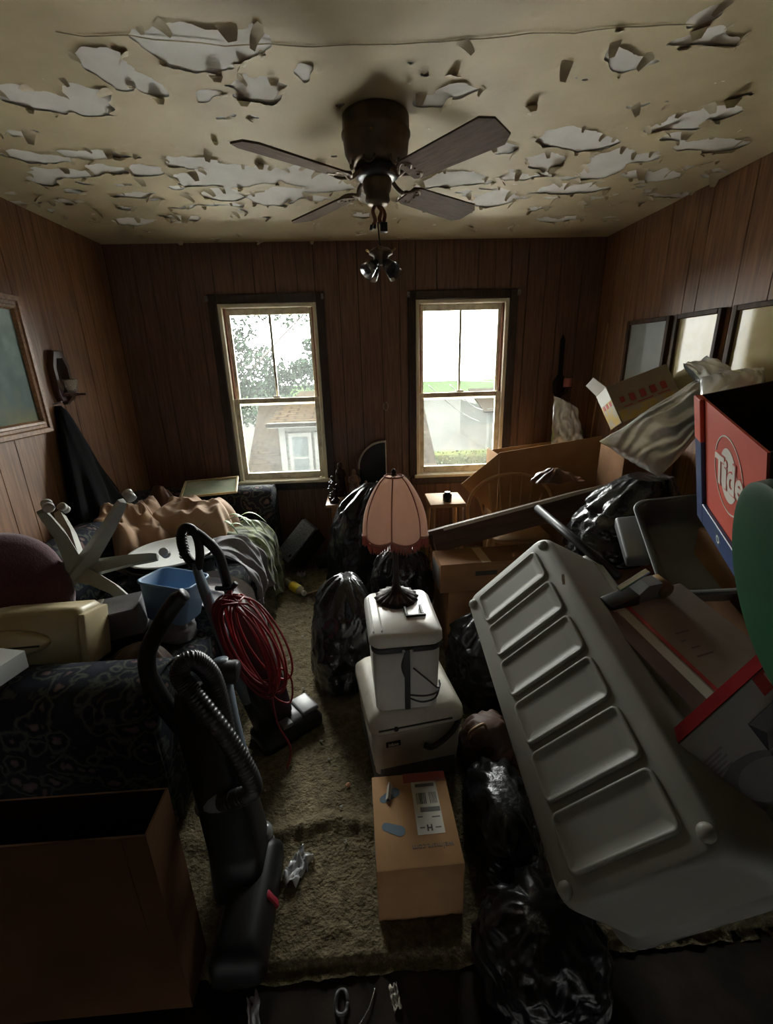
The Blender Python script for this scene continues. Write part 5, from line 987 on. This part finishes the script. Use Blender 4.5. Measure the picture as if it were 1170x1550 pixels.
es = obj('edge_strip', B(-.003, .058, 0, HT, .0005, .012, .002, 1), MAT['tide_blue'], td); obj('red_strip', B(-.0035, .0585, HT * .68, HT + .001, .0005, .0128, .002, 1), MAT['tide_red'], es)
bs2 = obj('blue_base_strip', B(.058, WT, 0, .075, .0005, .012, .002, 1), MAT['tide_blue'], td)
for a_ in range(8):
    a = a_ * PI / 4; obj('emblem_ray', B(.012, .026, -.003, .003, 0, .0006, M=T((.22, .038, .0124)) @ Matrix.Rotation(a, 4, 'Z')), MAT['spark_blue'], bs2)
obj('emblem', lathe(NB(), [(.013, 0), (.013, .001)], 20, (.22, .038, .0124)), MAT['carton_white'], bs2); obj('emblem_core', lathe(NB(), [(.008, .001), (.008, .0016)], 16, (.22, .038, .0124)), MAT['spark_blue'], bs2)
LC = (.265, .262); R0 = .112
bm = NB(); loft(bm, [[(LC[0] + r * math.cos(a), LC[1] + r * math.sin(a), z) for a in [2 * PI * i / 48 for i in range(48)]] for r, z in ((R0, .0004), (R0, .0016), (R0 - .004, .0016), (R0 - .004, .0004))], cap=False); obj('logo_ring', bm, MAT['logo_white'], td)
obj('logo_disc', prism(NB(), [(LC[0] + .066 * math.cos(2 * PI * i / 40) , LC[1] + .078 * math.sin(2 * PI * i / 40)) for i in range(40)], .0004, .0012), MAT['logo_white'], td)
text('logo_outline', 'Tide', .122, MAT['tide_red'], td, T((LC[0], LC[1] - .004, .0016)) @ Matrix.Rotation(R(6), 4, 'Z'), ext=.0005, bold=.007, shear=.18)
text('logo_lettering', 'Tide', .122, MAT['logo_white'], td, T((LC[0], LC[1] - .004, .0026)) @ Matrix.Rotation(R(6), 4, 'Z'), ext=.0006, bold=.0028, shear=.18)
# ---------------------------------------------------------------- dark grey tray, gadget, flat mailing box
mat('tray_grey', (.13, .135, .135), .4, col2=(.105, .11, .11))
tg = thing('grey_tray', 'dark grey open plastic tray with rounded rim, tilted below the laundry carton', 'tray', mtx=frame((1.175, -1.86, .995), (-.11, -.45, -.23), (.23, -.05, .056)))
def gring(e, z, r): return [(x, y, z) for x, y in rrect(.50 + 2 * e, .30 + 2 * e, r, 6, .25, .15)]
obj('tray_shell', loft(NB(), [gring(-.10, -.118, .03), gring(-.05, -.12, .04), gring(-.04, -.11, .045), gring(-.018, -.012, .055), gring(0, -.010, .06), gring(.004, -.002, .062), gring(0, .002, .06), gring(-.022, -.004, .055), gring(-.045, -.10, .045), gring(-.06, -.112, .04)]), MAT['tray_grey'], tg, smooth=40)
obj('side_step', B(.04, .28, -.075, .02, -.11, -.045, .014, 3), MAT['tray_grey'], tg, smooth=40)
mat('amber_knob', (.20, .12, .05), .4)
gd = thing('hand_tool', 'black and grey hand tool with a round brown knob lying on the tote', 'tool', (.875, -2.36, .79), (R(10), R(-14), R(10)))
obj('tool_head', B(-.07, .045, -.030, .030, -.030, .040, .006, 2), MAT['black_plastic'], gd, smooth=40); obj('tool_body', loft(NB(), [[(x, y, z) for y, z in ((-.024, -.02), (.024, -.02), (.024, h), (-.024, h))] for x, h in ((.04, .035), (.08, .062), (.135, .050))]), MAT['vac_grey'], gd)
obj('knob', tube(NB(), [(.15, -.035, .012), (.15, -.030, .012), (.15, .030, .012), (.15, .035, .012)], [.022, .029, .029, .022], 18), MAT['amber_knob'], gd, smooth=40); obj('lever', B(.0, .12, -.012, .012, .074, .082, .003, 1, M=Matrix.Rotation(R(-16), 4, 'Y')), MAT['chrome'], gd)
mat('mail_card', (.26, .21, .17), .7, col2=(.21, .165, .13)); mat('mail_dark', (.13, .075, .06), .7, col2=(.10, .056, .045))
MM = frame((.850, -2.77, .700), (.36, .08, .02), (-.03, .40, .10)); mb = thing('mailing_box', 'flat mailing box with a white and red stripe lying on the tote', 'cardboard box', mtx=MM)
obj('box_body', B(0, .38, 0, .42, -.055, 0, .003, 1), MAT['mail_card'], mb); obj('dark_edge', B(.002, .062, .002, .418, 0, .0008), MAT['mail_dark'], mb)
obj('white_stripe', B(.063, .098, .002, .418, 0, .001), MAT['label_paper'], mb); obj('red_stripe', B(.106, .120, .002, .418, 0, .001), MAT['print_red'], mb)
for k in range(4): obj('printed_line', B(.16 + .01 * (k % 2), .22 - .02 * (k % 3), .14 + k * .03, .145 + k * .03, 0, .0008), MAT['mail_dark'], mb)
# box with a printed toilet seat
mat('photo_grey', (.27, .27, .26), .5, col2=(.23, .23, .22)); mat('photo_dark', (.055, .055, .065), .5); mat('photo_mid', (.19, .19, .185), .5); mat('photo_brown', (.16, .08, .035), .5, col2=(.07, .035, .018), vs=20)
mat('end_red', (.10, .010, .010), .8, spec=0); mat('seat_box_white', (.40, .385, .35), .55, col2=(.36, .345, .31))
MS = frame((.722, -2.87, .692), (.30, .09, .18), (-.165, .12, .27)); tb = thing('seat_carton', 'white printed carton showing an oval seat lid, with a red end', 'cardboard box', mtx=MS)
obj('carton_body', B(0, .44, -.31, 0, -.045, 0, .002, 1), MAT['seat_box_white'], tb); obj('red_end', B(0, .44, .0005, .003, -.046, .0), MAT['end_red'], tb)
rp = obj('red_panel', B(.27, .44, -.052, -.001, 0, .0008), MAT['print_red'], tb); text('panel_lettering', 'L', .045, MAT['logo_white'], rp, T((.30, -.026, .001)), align='LEFT'); 
text('title_lettering', 'Ba', .026, MAT['grey_ink'], tb, T((.275, -.082, .0008)), align='LEFT')
obj('small_photo', B(.19, .30, -.155, -.075, 0, .0008), MAT['photo_mid'], tb); obj('photo_shadow', prism(NB(), [(.19, -.075), (.215, -.12), (.19, -.155)], .0008, .0014), MAT['photo_dark'], tb); obj('small_photo', B(.19, .36, -.235, -.162, 0, .0008), MAT['photo_dark'], tb)
def oval(cx, cy, a, b, r, n=32): return [(cx + a * math.cos(t) * math.cos(r) - b * math.sin(t) * math.sin(r), cy + a * math.cos(t) * math.sin(r) + b * math.sin(t) * math.cos(r)) for t in [2 * PI * i / n for i in range(n)]]
obj('seat_picture', prism(NB(), oval(.135, -.205, .115, .075, -.5), 0, .0008), MAT['photo_mid'], tb); obj('seat_picture_rim', prism(NB(), oval(.150, -.205, .085, .052, -.5), .0008, .0014), MAT['photo_grey'], tb)
obj('hand_picture', prism(NB(), [(.10, -.308), (.12, -.262), (.16, -.255), (.20, -.262), (.24, -.25), (.24, -.308)], .0008, .0018), MAT['photo_brown'], tb)
for k in range(5): obj('printed_line', B(.04, .10 - .01 * (k % 2), -.075 - k * .011, -.070 - k * .011, 0, .0007), MAT['photo_grey'], tb)
# big green lid at the edge of the heap
mat('green_lid', (.009, .046, .018), .5, spec=.1, col2=(.008, .038, .015))
gr = thing('green_lid', 'big round dark green plastic lid leaning on the heap', 'lid', mtx=frame((.868, -2.872, 1.11), (-.36, -.92, -.17), (-.114, -.03, .41)))
obj('lid_disc', flipn(lathe(NB(), [(.0, .012), (.19, .012), (.205, .010), (.225, .010), (.242, .004), (.245, -.02), (.237, -.02), (.225, .0), (.0, .002)], 56, cap=False)), MAT['green_lid'], gr, smooth=40)
obj('grip_tab', B(-.03, .03, .237, .262, -.015, .0, .004, 1), MAT['green_lid'], gr, smooth=40)
tag(obj('torn_tape', scrap(40, .035, .010, .002), MAT['label_paper'], None, (.655, -2.36, .895), (0, R(-50), R(80)), smooth=50), 'torn scrap of pale tape stuck on the tipped tote', 'tape')
